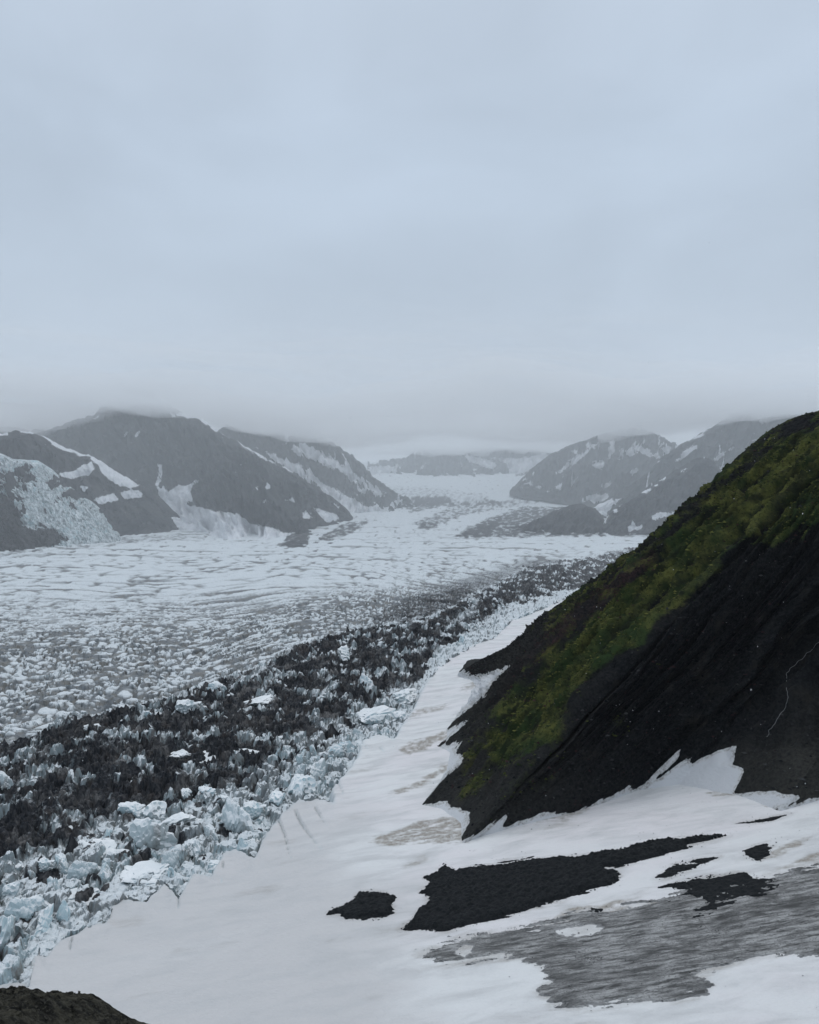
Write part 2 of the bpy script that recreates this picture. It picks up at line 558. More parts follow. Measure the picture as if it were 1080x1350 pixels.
# ------------------------------------------------------------------ the glacier
def make_glacier():
    pxs = np.arange(-170, 1130, 1.35)
    pys = np.concatenate([np.arange(1345, 860, -1.2), np.arange(860, 675, -0.85)])
    Yr = np.concatenate([hit(np.full(len(pys), 540.0), pys, lambda X, Y: 0 * Y), ])
    far = Yr[-1] * np.exp(np.linspace(0.006, math.log(9800 / Yr[-1]), 120))
    Yr = np.concatenate([Yr, far])
    xs = (pxs - 540) / F
    Yg, xg = np.meshgrid(Yr, xs, indexing='ij')
    X = xg * Yg * 1.0; Y = Yg.copy()
    Z0 = z_ice(X, Y)
    u, v = project(np.stack([X, Y, Z0], -1))
    # zones, in the plan of the ground
    wob = 9 * fbm(X / 45, Y / 70, 3, 5) * smooth(640, 760, v) * 1.6
    s_dark = sdf(u, v, DARK_BAND) + wob
    w_dark = smooth(-3, 7, s_dark)
    s_snow = sdf(u, v, SNOW_EDGE)
    lower = (margin_d(X, Y) > -140 - 0 * Y) & (s_dark < 4)
    side = sdf(u, v, [(-160, 1000), (0, 985), (230, 920), (480, 828), (565, 815), (690, 752), (900, 708), (1400, 700), (1400, 1600), (-160, 1600)])
    w_edge = smooth(-4, 6, side) * (1 - w_dark)
    w_main = np.clip(1 - w_dark - w_edge, 0, 1)
    # main ice: transverse crevasses far off, blocks nearer the dark band
    kx = 0.12 + 1.7 * smooth(230, 600, u) * smooth(2600, 1500, Y)
    wx = X + 9 * fbm(X / 60, Y / 60, 3, 11); wy = Y + 12 * fbm(X / 55, Y / 55, 3, 12)
    rx = wx * np.sqrt(1 + kx * kx); ry = wy + kx * (wx - 60)
    broken = np.clip(smooth(755, 875, v) + 0.8 * smooth(-90, -10, s_dark) * smooth(730, 800, v), 0, 1)
    f1, f2, r1, r2, ox, oy = worley(rx / 34, ry / 22, 21)
    gl = smooth(0.02, 0.40, f2 - f1)
    q_w = fbm(X / 200, Y / 200, 2, 26)
    h_line = (gl * (0.55 + 0.45 * r1) + 0.45 * (r2 - 0.5) * oy) * 2.6
    g1, g2, q1, q2, ox, oy = worley(rx / 58 + 0.5 * q_w, ry / 52 + 0.6 * q_w, 25)
    gfar = smooth(0.0, 0.42, g2 - g1)
    h_far = (gfar * (0.55 + 0.45 * q1) + 0.5 * (q2 - 0.5) * oy) * 4.2
    kf = smooth(1150, 1700, Y)
    gl = gl * (1 - kf) + gfar * kf
    h_line = h_line * (1 - kf) + h_far * kf
    f1, f2, r1b, r2b, ox, oy = worley((rx + 7 * fbm(X / 26, Y / 26, 3, 27)) / 15.5 + 0.3 * q_w, (ry + 8 * fbm(X / 24, Y / 30, 3, 28)) / 13.5, 22)
    gb = smooth(0.0, 0.48, f2 - f1)
    s1, s2, t1, t2, sx_, sy_ = worley((rx + 4 * fbm(X / 14, Y / 14, 3, 29)) / 8.5, (ry + 5 * fbm(X / 14, Y / 16, 3, 30)) / 8.0, 24)
    pick = smooth(-0.12, 0.12, fbm(X / 42, Y / 55, 3, 35))
    gb = gb * (1 - pick) + smooth(0.0, 0.5, s2 - s1) * pick
    r1b = r1b * (1 - pick) + t1 * pick; r2b = r2b * (1 - pick) + t2 * pick
    ox = ox * (1 - pick) + 0.5 * sx_ * pick; oy = oy * (1 - pick) + 0.5 * sy_ * pick
    h_blk = (gb * (0.25 + 0.75 * r1b) + 0.9 * (r2b - 0.5) * oy + 0.6 * (r1b - 0.5) * ox) * 5.0
    h_main = h_line * (1 - broken) + h_blk * broken + 0.9 * fbm(X / 6, Y / 6, 3, 31)
    amp_far = 1 - 0.35 * smooth(2600, 5000, Y)
    h_main = h_main * amp_far + 6 * fbm(X / 160, Y / 200, 2, 33)
    # dark band: close, spiky, debris-covered seracs
    qx = X + 5 * fbm(X / 14, Y / 14, 3, 41); qy = Y + 6 * fbm(X / 15, Y / 15, 3, 42)
    f1, f2, d1, d2, ox, oy = worley(qx / 10.5, qy / 13, 43)
    f1b, f2b = f1, f2
    b1, b2, c1, c2, *_ = worley(qx / 5.2 + 7, qy / 6.0, 47)
    h_dark = (smooth(0.0, 0.42, f2 - f1) * (0.25 + 0.75 * d1) + 0.5 * (d2 - 0.5) * oy) * 7.0 + smooth(0, 0.4, b2 - b1) * c1 * 4.0 + 4.4 * (ridged(X / 6, Y / 8, 3, 45) - 0.5) + 5 * fbm(X / 45, Y / 60, 2, 46)
    # margin band: larger pale blocks, with black gaps
    ex = X + 4 * fbm(X / 12, Y / 12, 3, 51); ey = Y + 5 * fbm(X / 12, Y / 12, 3, 52)
    f1, f2, e1, e2, ox, oy = worley(ex / 11.5, ey / 14, 53)
    b1, b2, c1, c2, bx_, by_ = worley(ex / 4.4 + 3, ey / 5.2, 57)
    h_edge = (smooth(0.0, 0.36, f2 - f1) * (0.2 + 0.8 * e1) + 0.9 * (e2 - 0.5) * oy + 0.7 * (e1 - 0.5) * ox) * 6.8 + (smooth(0, 0.4, b2 - b1) * c1 + 0.9 * (c2 - 0.5) * by_) * 3.4 * (1 - 0.55 * smooth(1020, 1110, v)) + 1.4 * fbm(X / 2.5, Y / 2.5, 3, 55) + 3 * fbm(X / 30, Y / 40, 2, 56)
    near_snow = smooth(-22, 0, s_snow)
    h = h_main * w_main + h_dark * w_dark + h_edge * w_edge
    h = h * (1 - 0.35 * near_snow) + 0.8 * near_snow
    h = np.where(s_snow > 6, -14, h)
    # colour attributes
    dirt = w_dark * (0.80 + 0.25 * fbm(X / 25, Y / 30, 3, 61))
    pn = fbm(X / 30, Y / 36, 4, 62, 0.6)
    cap = smooth(0.30, 0.62, smooth(0.0, 0.42, f2b - f1b) * (0.55 + 0.45 * d1) - 0.25 * fbm(X / 3, Y / 4, 3, 48))
    white_cell = (0.35 + 0.65 * cap) * smooth(0.07, 0.25, pn + 0.32 * (d1 - 0.62) + 0.34 * fbm(X / 4, Y / 5, 4, 60, 0.6))
    dirt = dirt - 0.72 * w_dark * white_cell * smooth(0.03, 0.2, f2 * 0 + np.clip(h_dark / 12 + 0.4, 0, 1))
    dirt = dirt - 0.20 * w_dark * smooth(0.35, 0.9, d2) * smooth(-0.3, 0.2, pn)
    # grey, mixed ice where the band thins out up the glacier
    mid = sdf(u, v, [(480, 828), (540, 790), (620, 760), (700, 735), (740, 742), (660, 770), (620, 800), (570, 818)])
    dirt = dirt + w_main * 0.46 * smooth(-16, 8, mid + 10 * fbm(X / 40, Y / 70, 3, 63))
    dirt = dirt - 0.30 * w_dark * smooth(6, 18, sdf(u, v, [(560, 835), (600, 800), (640, 778), (690, 752), (680, 770), (640, 800), (640, 820), (600, 845)]))
    # shade in the gaps between broken blocks is painted grey, with patchy dirt
    dirt = dirt + w_main * broken * 0.12 * (1 - gb) + w_main * broken * 0.20 * smooth(0.05, 0.5, fbm(X / 60, Y / 90, 3, 64))
    gap = w_main * ((1 - broken) * (1 - gl) * (0.55 + 0.9 * fbm(rx / 160, ry / 120, 3, 69)) * (1 - 0.5 * smooth(1900, 3000, Y)) + broken * np.clip((1 - gb) * 1.1 + 0.9 * fbm(X / 45, Y / 60, 4, 70, 0.6) + 0.7 * (r2b > 0.72), 0, 1))  # groove and crevasse shade put into the colour; some block tops grey too
    for sp, y0, y1, y2, y3, sd in ((34, 700, 900, 1250, 1600, 141), (64, 1150, 1500, 2100, 2600, 143), (120, 2000, 2500, 3600, 4600, 145)):
        ph = ry / sp + 1.5 * fbm(rx / (9 * sp), ry / (9 * sp), 3, sd)
        ln = smooth(0.30, 0.06, np.abs(ph - np.floor(ph) - 0.5)) * smooth(-0.10, 0.28, fbm(rx / (3.2 * sp), ry / (0.9 * sp), 3, sd + 1))
        gap = gap + w_main * ln * 0.62 * smooth(y0, y1, Y) * smooth(y3, y2, Y)  # crevasse lines: their shade is drawn in grey, with no relief
    gap = gap + w_main * smooth(1500, 2300, Y) * 0.85 * smooth(0.22, 0.5, fbm(X / 38, Y / 130, 4, 73, 0.6))
    dirt = dirt + w_edge * (0.80 * smooth(0.10, 0.26, fbm(X / 16, Y / 22, 4, 65, 0.6)) + 0.34 * (1 - smooth(0.0, 0.3, b2 - b1)) + 0.26 * smooth(0.0, 0.4, fbm(X / 8, Y / 10, 3, 59)))
    dirt = np.where((w_edge > 0.3) & (s_snow > -16), np.minimum(dirt, 0.30), dirt)
    # far moraine streaks and the stony foot of the mountains
    for poly, k in (([(600, 708), (640, 684), (690, 668), (745, 668), (800, 690), (800, 709), (650, 710)], 0.85),
                    ([(530, 668), (548, 655), (585, 655), (598, 664), (570, 672), (540, 678)], 0.75),
                    ([(372, 722), (378, 706), (395, 698), (412, 704), (405, 718), (392, 723)], 1.1),
                    ([(415, 716), (430, 700), (460, 688), (500, 684), (470, 700), (440, 714)], 0.8),
                    ([(-160, 760), (0, 742), (60, 728), (150, 722), (250, 712), (380, 722), (440, 716), (300, 716), (250, 702), (150, 706), (-160, 740)], 0.5),
                    ([(540, 690), (600, 664), (700, 655), (720, 662), (620, 680), (560, 700)], 0.6), ([(500, 640), (560, 640), (640, 650), (660, 665), (560, 668), (520, 655)], 0.45), ([(460, 715), (560, 690), (660, 690), (640, 712), (520, 722)], 0.30)):
        sd = sdf(u, v, poly)
        dirt = dirt + k * smooth(-3, 4, sd + 5 * fbm(X / 45, Y / 130, 3, 66)) * (0.45 + 1.3 * np.clip(fbm(X / 25, Y / 90, 4, 67) + 0.25, 0, 1))
    blue = np.clip(w_edge * 0.8 * smooth(-0.2, 0.4, fbm(X / 40, Y / 40, 2, 68)) + w_dark * 0.3 + 0.15 * w_main, 0, 1)
    # push the vertices about so that no row of the grid shows
    k = smooth(6000, 1500, Y)
    X2 = X + k * 0.9 * fbm(X / 3.2, Y / 4, 2, 71) * (1 + Y / 900)
    Y2 = Y + k * 1.6 * fbm(X / 3.4, Y / 4, 2, 72) * (1 + Y / 900)
    Z = Z0 + h
    keep = (s_snow < 9) & (margin_d(X, Y) < 420)
    ob = build_grid('glacier', np.stack([X2, Y2, Z], -1), M_GLACIER, {'dirt': dirt, 'blue': blue, 'gap': gap}, keep, False)
    tag(ob, kind='structure', label='wide crevassed valley glacier with a dark band of debris', cat=None)
    return ob


make_glacier()


# ------------------------------------------------------------------ the snow apron
GASHES = [([(366, 1078), (376, 1102), (380, 1120), (386, 1138)], 0.8, 5), ([(390, 1072), (402, 1092), (412, 1106), (424, 1120)], 0.9, 5),
          ([(416, 1066), (424, 1078), (433, 1090)], 0.7, 4), ([(446, 1032), (452, 1044), (450, 1056)], 0.6, 3), ([(236, 1178), (235, 1200)], 0.6, 4),
          ([(294, 1140), (292, 1165)], 0.5, 2.5), ([(94, 1240), (92, 1256)], 0.8, 4), ([(60, 1256), (72, 1244), (88, 1236)], 1.1, 5),
          ([(36, 1302), (40, 1285), (46, 1268)], 1.4, 7), ([(118, 1224), (130, 1208), (140, 1200)], 0.9, 4), ([(476, 980), (486, 990)], 0.6, 3),
          ([(500, 985), (512, 995)], 0.5, 2)]
DIRT_BANDS = [([(526, 990), (540, 978), (575, 968), (605, 956), (624, 946), (600, 968), (570, 985), (540, 998)], 0.62),
              ([(512, 1047), (545, 1030), (580, 1010), (604, 996), (608, 1004), (560, 1036), (530, 1049)], 0.55),
              ([(478, 1113), (505, 1098), (540, 1086), (600, 1074), (625, 1072), (620, 1112), (560, 1116), (500, 1115)], 0.62),
              ([(600, 908), (655, 884), (680, 876), (640, 900), (608, 914)], 0.45), ([(535, 944), (552, 934), (585, 926), (600, 930), (565, 944), (540, 950)], 0.40),
              ([(925, 1000), (940, 984), (972, 982), (985, 1018), (970, 1050), (930, 1046), (955, 1030), (945, 1010)], 0.80),
              ([(1000, 1052), (1040, 1040), (1060, 1052), (1010, 1068)], 0.5), ([(820, 1045), (850, 1030), (895, 988), (905, 1000), (860, 1042)], 0.45),
              ([(1000, 1130), (1030, 1112), (1070, 1105), (1030, 1130)], 0.55), ([(1010, 1150), (1080, 1120), (1130, 1110), (1130, 1150)], 0.42),
              ([(690, 1090), (730, 1070), (790, 1056), (760, 1080)], 0.45), ([(520, 1140), (560, 1130), (570, 1136), (535, 1146)], 0.3),
              ([(700, 1215), (760, 1195), (860, 1180), (900, 1190), (800, 1215)], 0.5)]


def snow_relief(X, Y):
    return 0.9 * fbm(X / 60, Y / 45, 3, 81) + 0.16 * fbm(X / 9 + 0.3 * Y / 9, Y / 5, 3, 82) + 0.13 * fbm(X / 3.2, Y / 2.4, 3, 89)


def make_snow():
    pxs = np.arange(-160, 1240, 1.9)
    pys = np.arange(1420, 772, -1.75)
    v, u = np.meshgrid(pys, pxs, indexing='ij')
    t = hit(u, v, z_snow, 120, 2500)
    P = at(u, v, t)
    X, Y = P[..., 0], P[..., 1]
    s = sdf(u, v, SNOW_EDGE) + 3.0 * fbm(X / 6, Y / 8, 3, 83)
    z = P[..., 2] + snow_relief(X, Y)
    # lips and hollows at the ice edge
    lip = smooth(26, 0, s)
    z = z + lip * (1.3 * fbm(X / 8, Y / 10, 3, 84) + 1.1)
    z = z - 9.0 * smooth(2.0, -5.0, s)
    blue = np.zeros_like(z)
    for pts, w, dep in GASHES:
        d, fr = dline(u, v, pts)
        wpx = (w * 1.7) * (1.15 - fr)
        g = smooth(wpx, wpx * 0.25, d)
        z = z - 0.7 * dep * g * (1.1 - fr)
        blue = np.maximum(blue, 0.3 * smooth(wpx * 1.1, wpx * 0.4, d))
    dirt = np.zeros_like(z)
    for poly, k in DIRT_BANDS:
        dirt = np.maximum(dirt, min(1, k * 1.35) * smooth(-3, 5, sdf(u, v, poly) + 7 * fbm(X / 14, Y / 7, 5, 85, 0.6)) * (0.72 + 1.3 * fbm(X / 8 + Y / 9, Y / 2.6, 4, 88, 0.6)))
    for _, poly, rel in OUTCROPS:                    # thin grey snow round the melted-out rock and ice
        q = np.asarray(poly, float)
        near = (u > q[:, 0].min() - 25) & (u < q[:, 0].max() + 25) & (v > q[:, 1].min() - 25) & (v < q[:, 1].max() + 25)
        d = sdf(u[near], v[near], poly) + 5 * fbm(X[near] / 5, Y[near] / 2.5, 4, 78)
        dirt[near] = np.maximum(dirt[near], 0.30 * smooth(-9, 2, d))
    d = sdf(u, v, BARE_ICE) + 14 * fbm(X / 12, Y / 2.5, 5, 79, 0.6)
    dirt = np.maximum(dirt, 0.36 * smooth(-14, 3, d))
    dirt = np.maximum(dirt, 0.26 * smooth(0.10, 0.5, fbm(X / 50 + Y / 90, Y / 16, 4, 86)))
    blue = np.maximum(blue, 0.35 * smooth(6, -3, s))
    keep = s > -5
    ob = build_grid('snowfield', np.stack([X, Y, z], -1), M_SNOW, {'dirt': dirt, 'blue': blue, 'old': 0.85 * smooth(-130, 130, sdf(u, v, [(-200, 1500), (-200, 1000), (380, 1000), (470, 1080), (560, 1290), (620, 1500)]) + 30 * fbm(X / 40, Y / 30, 3, 87))}, keep, True)
    tag(ob, kind='structure', label='pale snow apron sloping down from the dark hill to the ice')




# ------------------------------------------------------------------ sheets of rock and bare ice melting out of the snow
def melt_out(name, poly, mat, relief, rim, step=1.25, holes=(), rough=(13.0, 2.6), seed=0, attrs=None, edge_noise=4.0, kind=None, label=None, cat=None, group=None, bury=0.5):
    P_ = np.asarray(poly, float)
    x0, y0 = P_.min(0) - 10; x1, y1 = P_.max(0) + 10
    v, u = np.meshgrid(np.arange(y1, y0, -step), np.arange(x0, x1, step), indexing='ij')
    t = hit(u, v, z_snow, 120, 2500)
    P = at(u, v, t)
    X, Y = P[..., 0], P[..., 1]
    s = sdf(u, v, poly) + edge_noise * fbm(X / rough[0], Y / rough[1], 6, 91 + seed, 0.58)
    for hpoly in holes:
        s = np.minimum(s, -sdf(u, v, hpoly) + 7.0 * fbm(X / 8, Y / 2.5, 4, 95 + seed))
    z = P[..., 2] + snow_relief(X, Y)
    up = smooth(-1.5, rim, s)
    z = z - bury + up * (bury + 0.12 + relief * (0.55 + 0.45 * fbm(X / 11, Y / 6, 4, 92 + seed, 0.6))) + up * relief * 0.5 * fbm(X / 2.6, Y / 2.0, 4, 93 + seed)
    a = {'edge': np.clip(s / 9, 0, 1)}
    a['dark'] = np.zeros_like(z)
    for dp, k in (attrs or ()):
        a['dark'] = np.maximum(a['dark'], k * smooth(-10, 10, sdf(u, v, dp) + 7 * fbm(X / 8, Y / 4, 4, 97)))
    ob = build_grid(name, np.stack([X, Y, z], -1), mat, a, s > -2.5, False)
    return tag(ob, label, cat, group, kind)


BARE_ICE = [(548, 1256), (575, 1245), (600, 1238), (650, 1225), (700, 1218), (750, 1205), (800, 1197), (860, 1187), (900, 1172), (960, 1165),
            (1010, 1155), (1080, 1140), (1200, 1112), (1250, 1110), (1250, 1268), (1080, 1262), (1030, 1260), (970, 1270), (920, 1285), (938, 1299),
            (930, 1310), (880, 1320), (820, 1328), (760, 1333), (725, 1325), (704, 1306), (722, 1292), (715, 1280), (690, 1268), (655, 1262),
            (610, 1270), (575, 1269)]
melt_out('bare_ice', BARE_ICE, M_DIRTY, 0.55, 5, holes=([(735, 1228), (760, 1221), (792, 1222), (780, 1230), (750, 1232)], [(602, 1256), (615, 1249), (622, 1251), (612, 1259)]),
         seed=3, edge_noise=20, rough=(14, 2.6), kind='structure', label='sheet of grey dirty bare ice melting out of the snow',
         attrs=(([(860, 1178), (905, 1166), (1060, 1146), (1050, 1190), (985, 1216), (890, 1222)], 0.42), ([(640, 1240), (720, 1222), (800, 1205), (860, 1212), (740, 1240), (680, 1250)], 0.38),
                ([(690, 1232), (900, 1182), (1080, 1150), (1080, 1200), (900, 1240), (740, 1262)], 0.36), ([(740, 1262), (790, 1255), (810, 1266), (780, 1274)], 0.6), ([(900, 1225), (1080, 1190), (1080, 1225), (950, 1250)], 0.42)))
OUTCROPS = [
    ('large black rock outcrop with a long tail running right through the snow', [(525, 1226), (540, 1215), (555, 1197), (566, 1186), (553, 1176), (566, 1166), (557, 1158), (575, 1150), (585, 1139), (602, 1146), (640, 1142), (700, 1132), (740, 1130), (790, 1125), (830, 1115), (880, 1105), (930, 1100), (964, 1102), (930, 1110), (900, 1120), (870, 1130), (830, 1142), (798, 1147), (815, 1150), (822, 1158), (805, 1170), (770, 1178), (740, 1190), (700, 1200), (660, 1212), (620, 1222), (590, 1230), (560, 1228)], 2.6),
    ('small black rock island alone on the snow left of the large outcrop', [(431, 1206), (440, 1195), (460, 1190), (472, 1177), (490, 1173), (510, 1177), (521, 1183), (515, 1194), (521, 1200), (505, 1210), (480, 1215), (455, 1213), (445, 1207)], 2.2),
    ('narrow black rock patch between the large outcrop tail and the grey ice', [(860, 1161), (872, 1148), (890, 1138), (920, 1132), (952, 1129), (935, 1138), (905, 1150), (880, 1162)], 0.9),
    ('small rounded black rock patch near the right edge of the snow', [(977, 1125), (990, 1115), (1010, 1111), (1021, 1115), (1015, 1130), (1000, 1137), (985, 1134)], 1.0),
    ('thin black rock sliver on the snow just below the dark hill', [(966, 1086), (1000, 1079), (1044, 1072), (1020, 1081), (990, 1087)], 0.5),
    ('ragged dark gravel patch at the upper rim of the grey ice', [(868, 1172), (891, 1164), (915, 1160), (940, 1153), (964, 1149), (988, 1152), (1007, 1155), (1031, 1161), (1036, 1174), (1007, 1183), (985, 1186), (970, 1196), (946, 1202), (927, 1211), (907, 1214), (903, 1203), (927, 1193), (909, 1184), (888, 1195), (874, 1191), (903, 1177)], 0.85),
    ('thin dark rock strip above the left end of the large outcrop', [(640, 1139), (670, 1133), (706, 1128), (700, 1133), (670, 1138)], 0.5),
    ('tiny black rock scrap at the snowy upper rim of the grey ice', [(768, 1202), (782, 1196), (800, 1195), (796, 1201), (780, 1205)], 0.5),
]
for i, (lab, poly, rel) in enumerate(OUTCROPS):
    melt_out('rock_outcrop', poly, M_OUT, rel, 7 if rel > 0.8 else 3, step=1.1, seed=11 * i, edge_noise=(17 if 'ragged' in lab else 10) if rel > 0.8 else 4, label=lab, cat='rock', group='black rocks showing through the snow', kind='thing')


def loose_stones():
    r = np.random.default_rng(31)
    U, Vv, Sz = [], [], []
    for lab, poly, rel in OUTCROPS:                      # along and inside the black outcrops
        p = np.asarray(poly, float); x0, y0 = p.min(0) - 14; x1, y1 = p.max(0) + 10
        n = int((x1 - x0) * (y1 - y0) * 0.22)
        a, b = r.uniform(x0, x1, n), r.uniform(y0, y1, n)
        d = sdf(a, b, poly)
        k = (r.random(n) < np.where(d > 0, 0.45, 0.14 * np.exp(d / 2.0)))
        U.append(a[k]); Vv.append(b[k]); Sz.append(0.08 + 0.36 * r.random(k.sum()) ** 3 * np.where(d[k] > 0, 1, 0.4))
    n = 5200
    a, b = r.uniform(540, 1130, n), r.uniform(1120, 1335, n)
    d = sdf(a, b, BARE_ICE)
    k = r.random(n) < np.where(d > 0, 0.9, 0.012)
    U.append(a[k]); Vv.append(b[k]); Sz.append(0.06 + 0.30 * r.random(k.sum()) ** 4)
    n = 900                                              # fallen stones on the snow under the hill
    a, b = r.uniform(540, 1100, n), r.uniform(940, 1140, n)
    d = sdf(a, b, [(520, 1120), (560, 1000), (640, 900), (700, 1050), (900, 990), (1100, 1030), (1100, 1120), (700, 1125)])
    k = (d > 0) & (r.random(n) < 0.6)
    U.append(a[k]); Vv.append(b[k]); Sz.append(0.06 + 0.22 * r.random(k.sum()) ** 3)
    u, v, sz = np.concatenate(U), np.concatenate(Vv), np.concatenate(Sz)
    P = at(u, v, hit(u, v, z_snow, 120, 2500))
    P[:, 2] += snow_relief(P[:, 0], P[:, 1]) + np.where(sz > 0, 0.25, 0)
    scatter('stones', P, sz, 0.7, mat_scatter('dark_stones', (0.008, 0.009, 0.010), (0.060, 0.060, 0.060)), {'tone': r.random(len(u)) ** 2}, 'loose dark stones scattered on the snow and bare ice', r)


make_snow()


# ------------------------------------------------------------------ the dark hill on the right
def resample(pts, n, keys=None):
    pts = np.asarray(pts, float)
    if keys is None:
        seg = np.hypot(*np.diff(pts[:, :2], axis=0).T); keys = np.concatenate([[0], np.cumsum(seg)]); keys = keys / keys[-1]
    s = np.linspace(0, 1, n)
    return np.stack([np.interp(s, keys, pts[:, i]) for i in range(pts.shape[1])], -1)


HILL_RIDGE = [(604, 888, 0.000), (616, 880, 0.02), (628, 872, 0.04), (656, 859, 0.08), (680, 847, 0.11), (704, 823, 0.14), (728, 803, 0.17), (750, 788, 0.20), (791, 758, 0.25), (830, 734, 0.30),
              (868, 700, 0.35), (890, 680, 0.38), (920, 658, 0.41), (945, 635, 0.44), (965, 615, 0.46), (985, 592, 0.48), (1010, 570, 0.50), (1040, 553, 0.53),
              (1080, 541, 0.56), (1150, 515, 0.61), (1250, 480, 0.67), (1350, 450, 0.78), (1500, 420, 0.92), (1600, 410, 1.0)]
HILL_FOOT = [(604, 892, 0.0), (622, 898, 0.05), (630, 912, 0.12), (606, 944, 0.22), (585, 963, 0.28), (587, 974, 0.31), (574, 985, 0.35), (590, 994, 0.40), (586, 1020, 0.45), (553, 1062, 0.53), (580, 1067, 0.57), (604, 1086, 0.61), (606, 1113, 0.64), (635, 1102, 0.67),
             (672, 1092, 0.70), (735, 1077, 0.74), (792, 1060, 0.78), (838, 1044, 0.81), (890, 1036, 0.84), (968, 1050, 0.87), (1026, 1070, 0.90), (1080, 1056, 0.93), (1200, 1052, 0.97), (1300, 1050, 1.0)]
ROCK_LINE = [(613, 885), (622, 891), (645, 887), (672, 878), (655, 895), (640, 915), (622, 932), (600, 950), (588, 961), (605, 956), (620, 947),
             (604, 964), (590, 974), (578, 983), (594, 981), (609, 976), (600, 990), (613, 998), (606, 1010), (590, 1024), (578, 1037), (562, 1053),
             (556, 1061), (575, 1058), (585, 1056), (600, 1064), (620, 1071), (615, 1085), (608, 1109), (625, 1101), (645, 1089), (668, 1074),
             (664, 1090), (690, 1082), (720, 1070), (737, 1067), (732, 1074), (757, 1072), (775, 1063), (800, 1052), (830, 1037), (820, 1045), (848, 1036), (872, 1012),
             (897, 987), (893, 1002), (868, 1026), (890, 1010), (918, 993), (912, 1005), (945, 988), (971, 983), (966, 1008), (982, 1016), (968, 1045), (1003, 1042), (1030, 1046),
             (1056, 1051), (1040, 1062), (1022, 1068), (1080, 1050), (1300, 1030), (1700, 1000), (1700, 300), (1080, 480), (900, 600), (613, 860)]


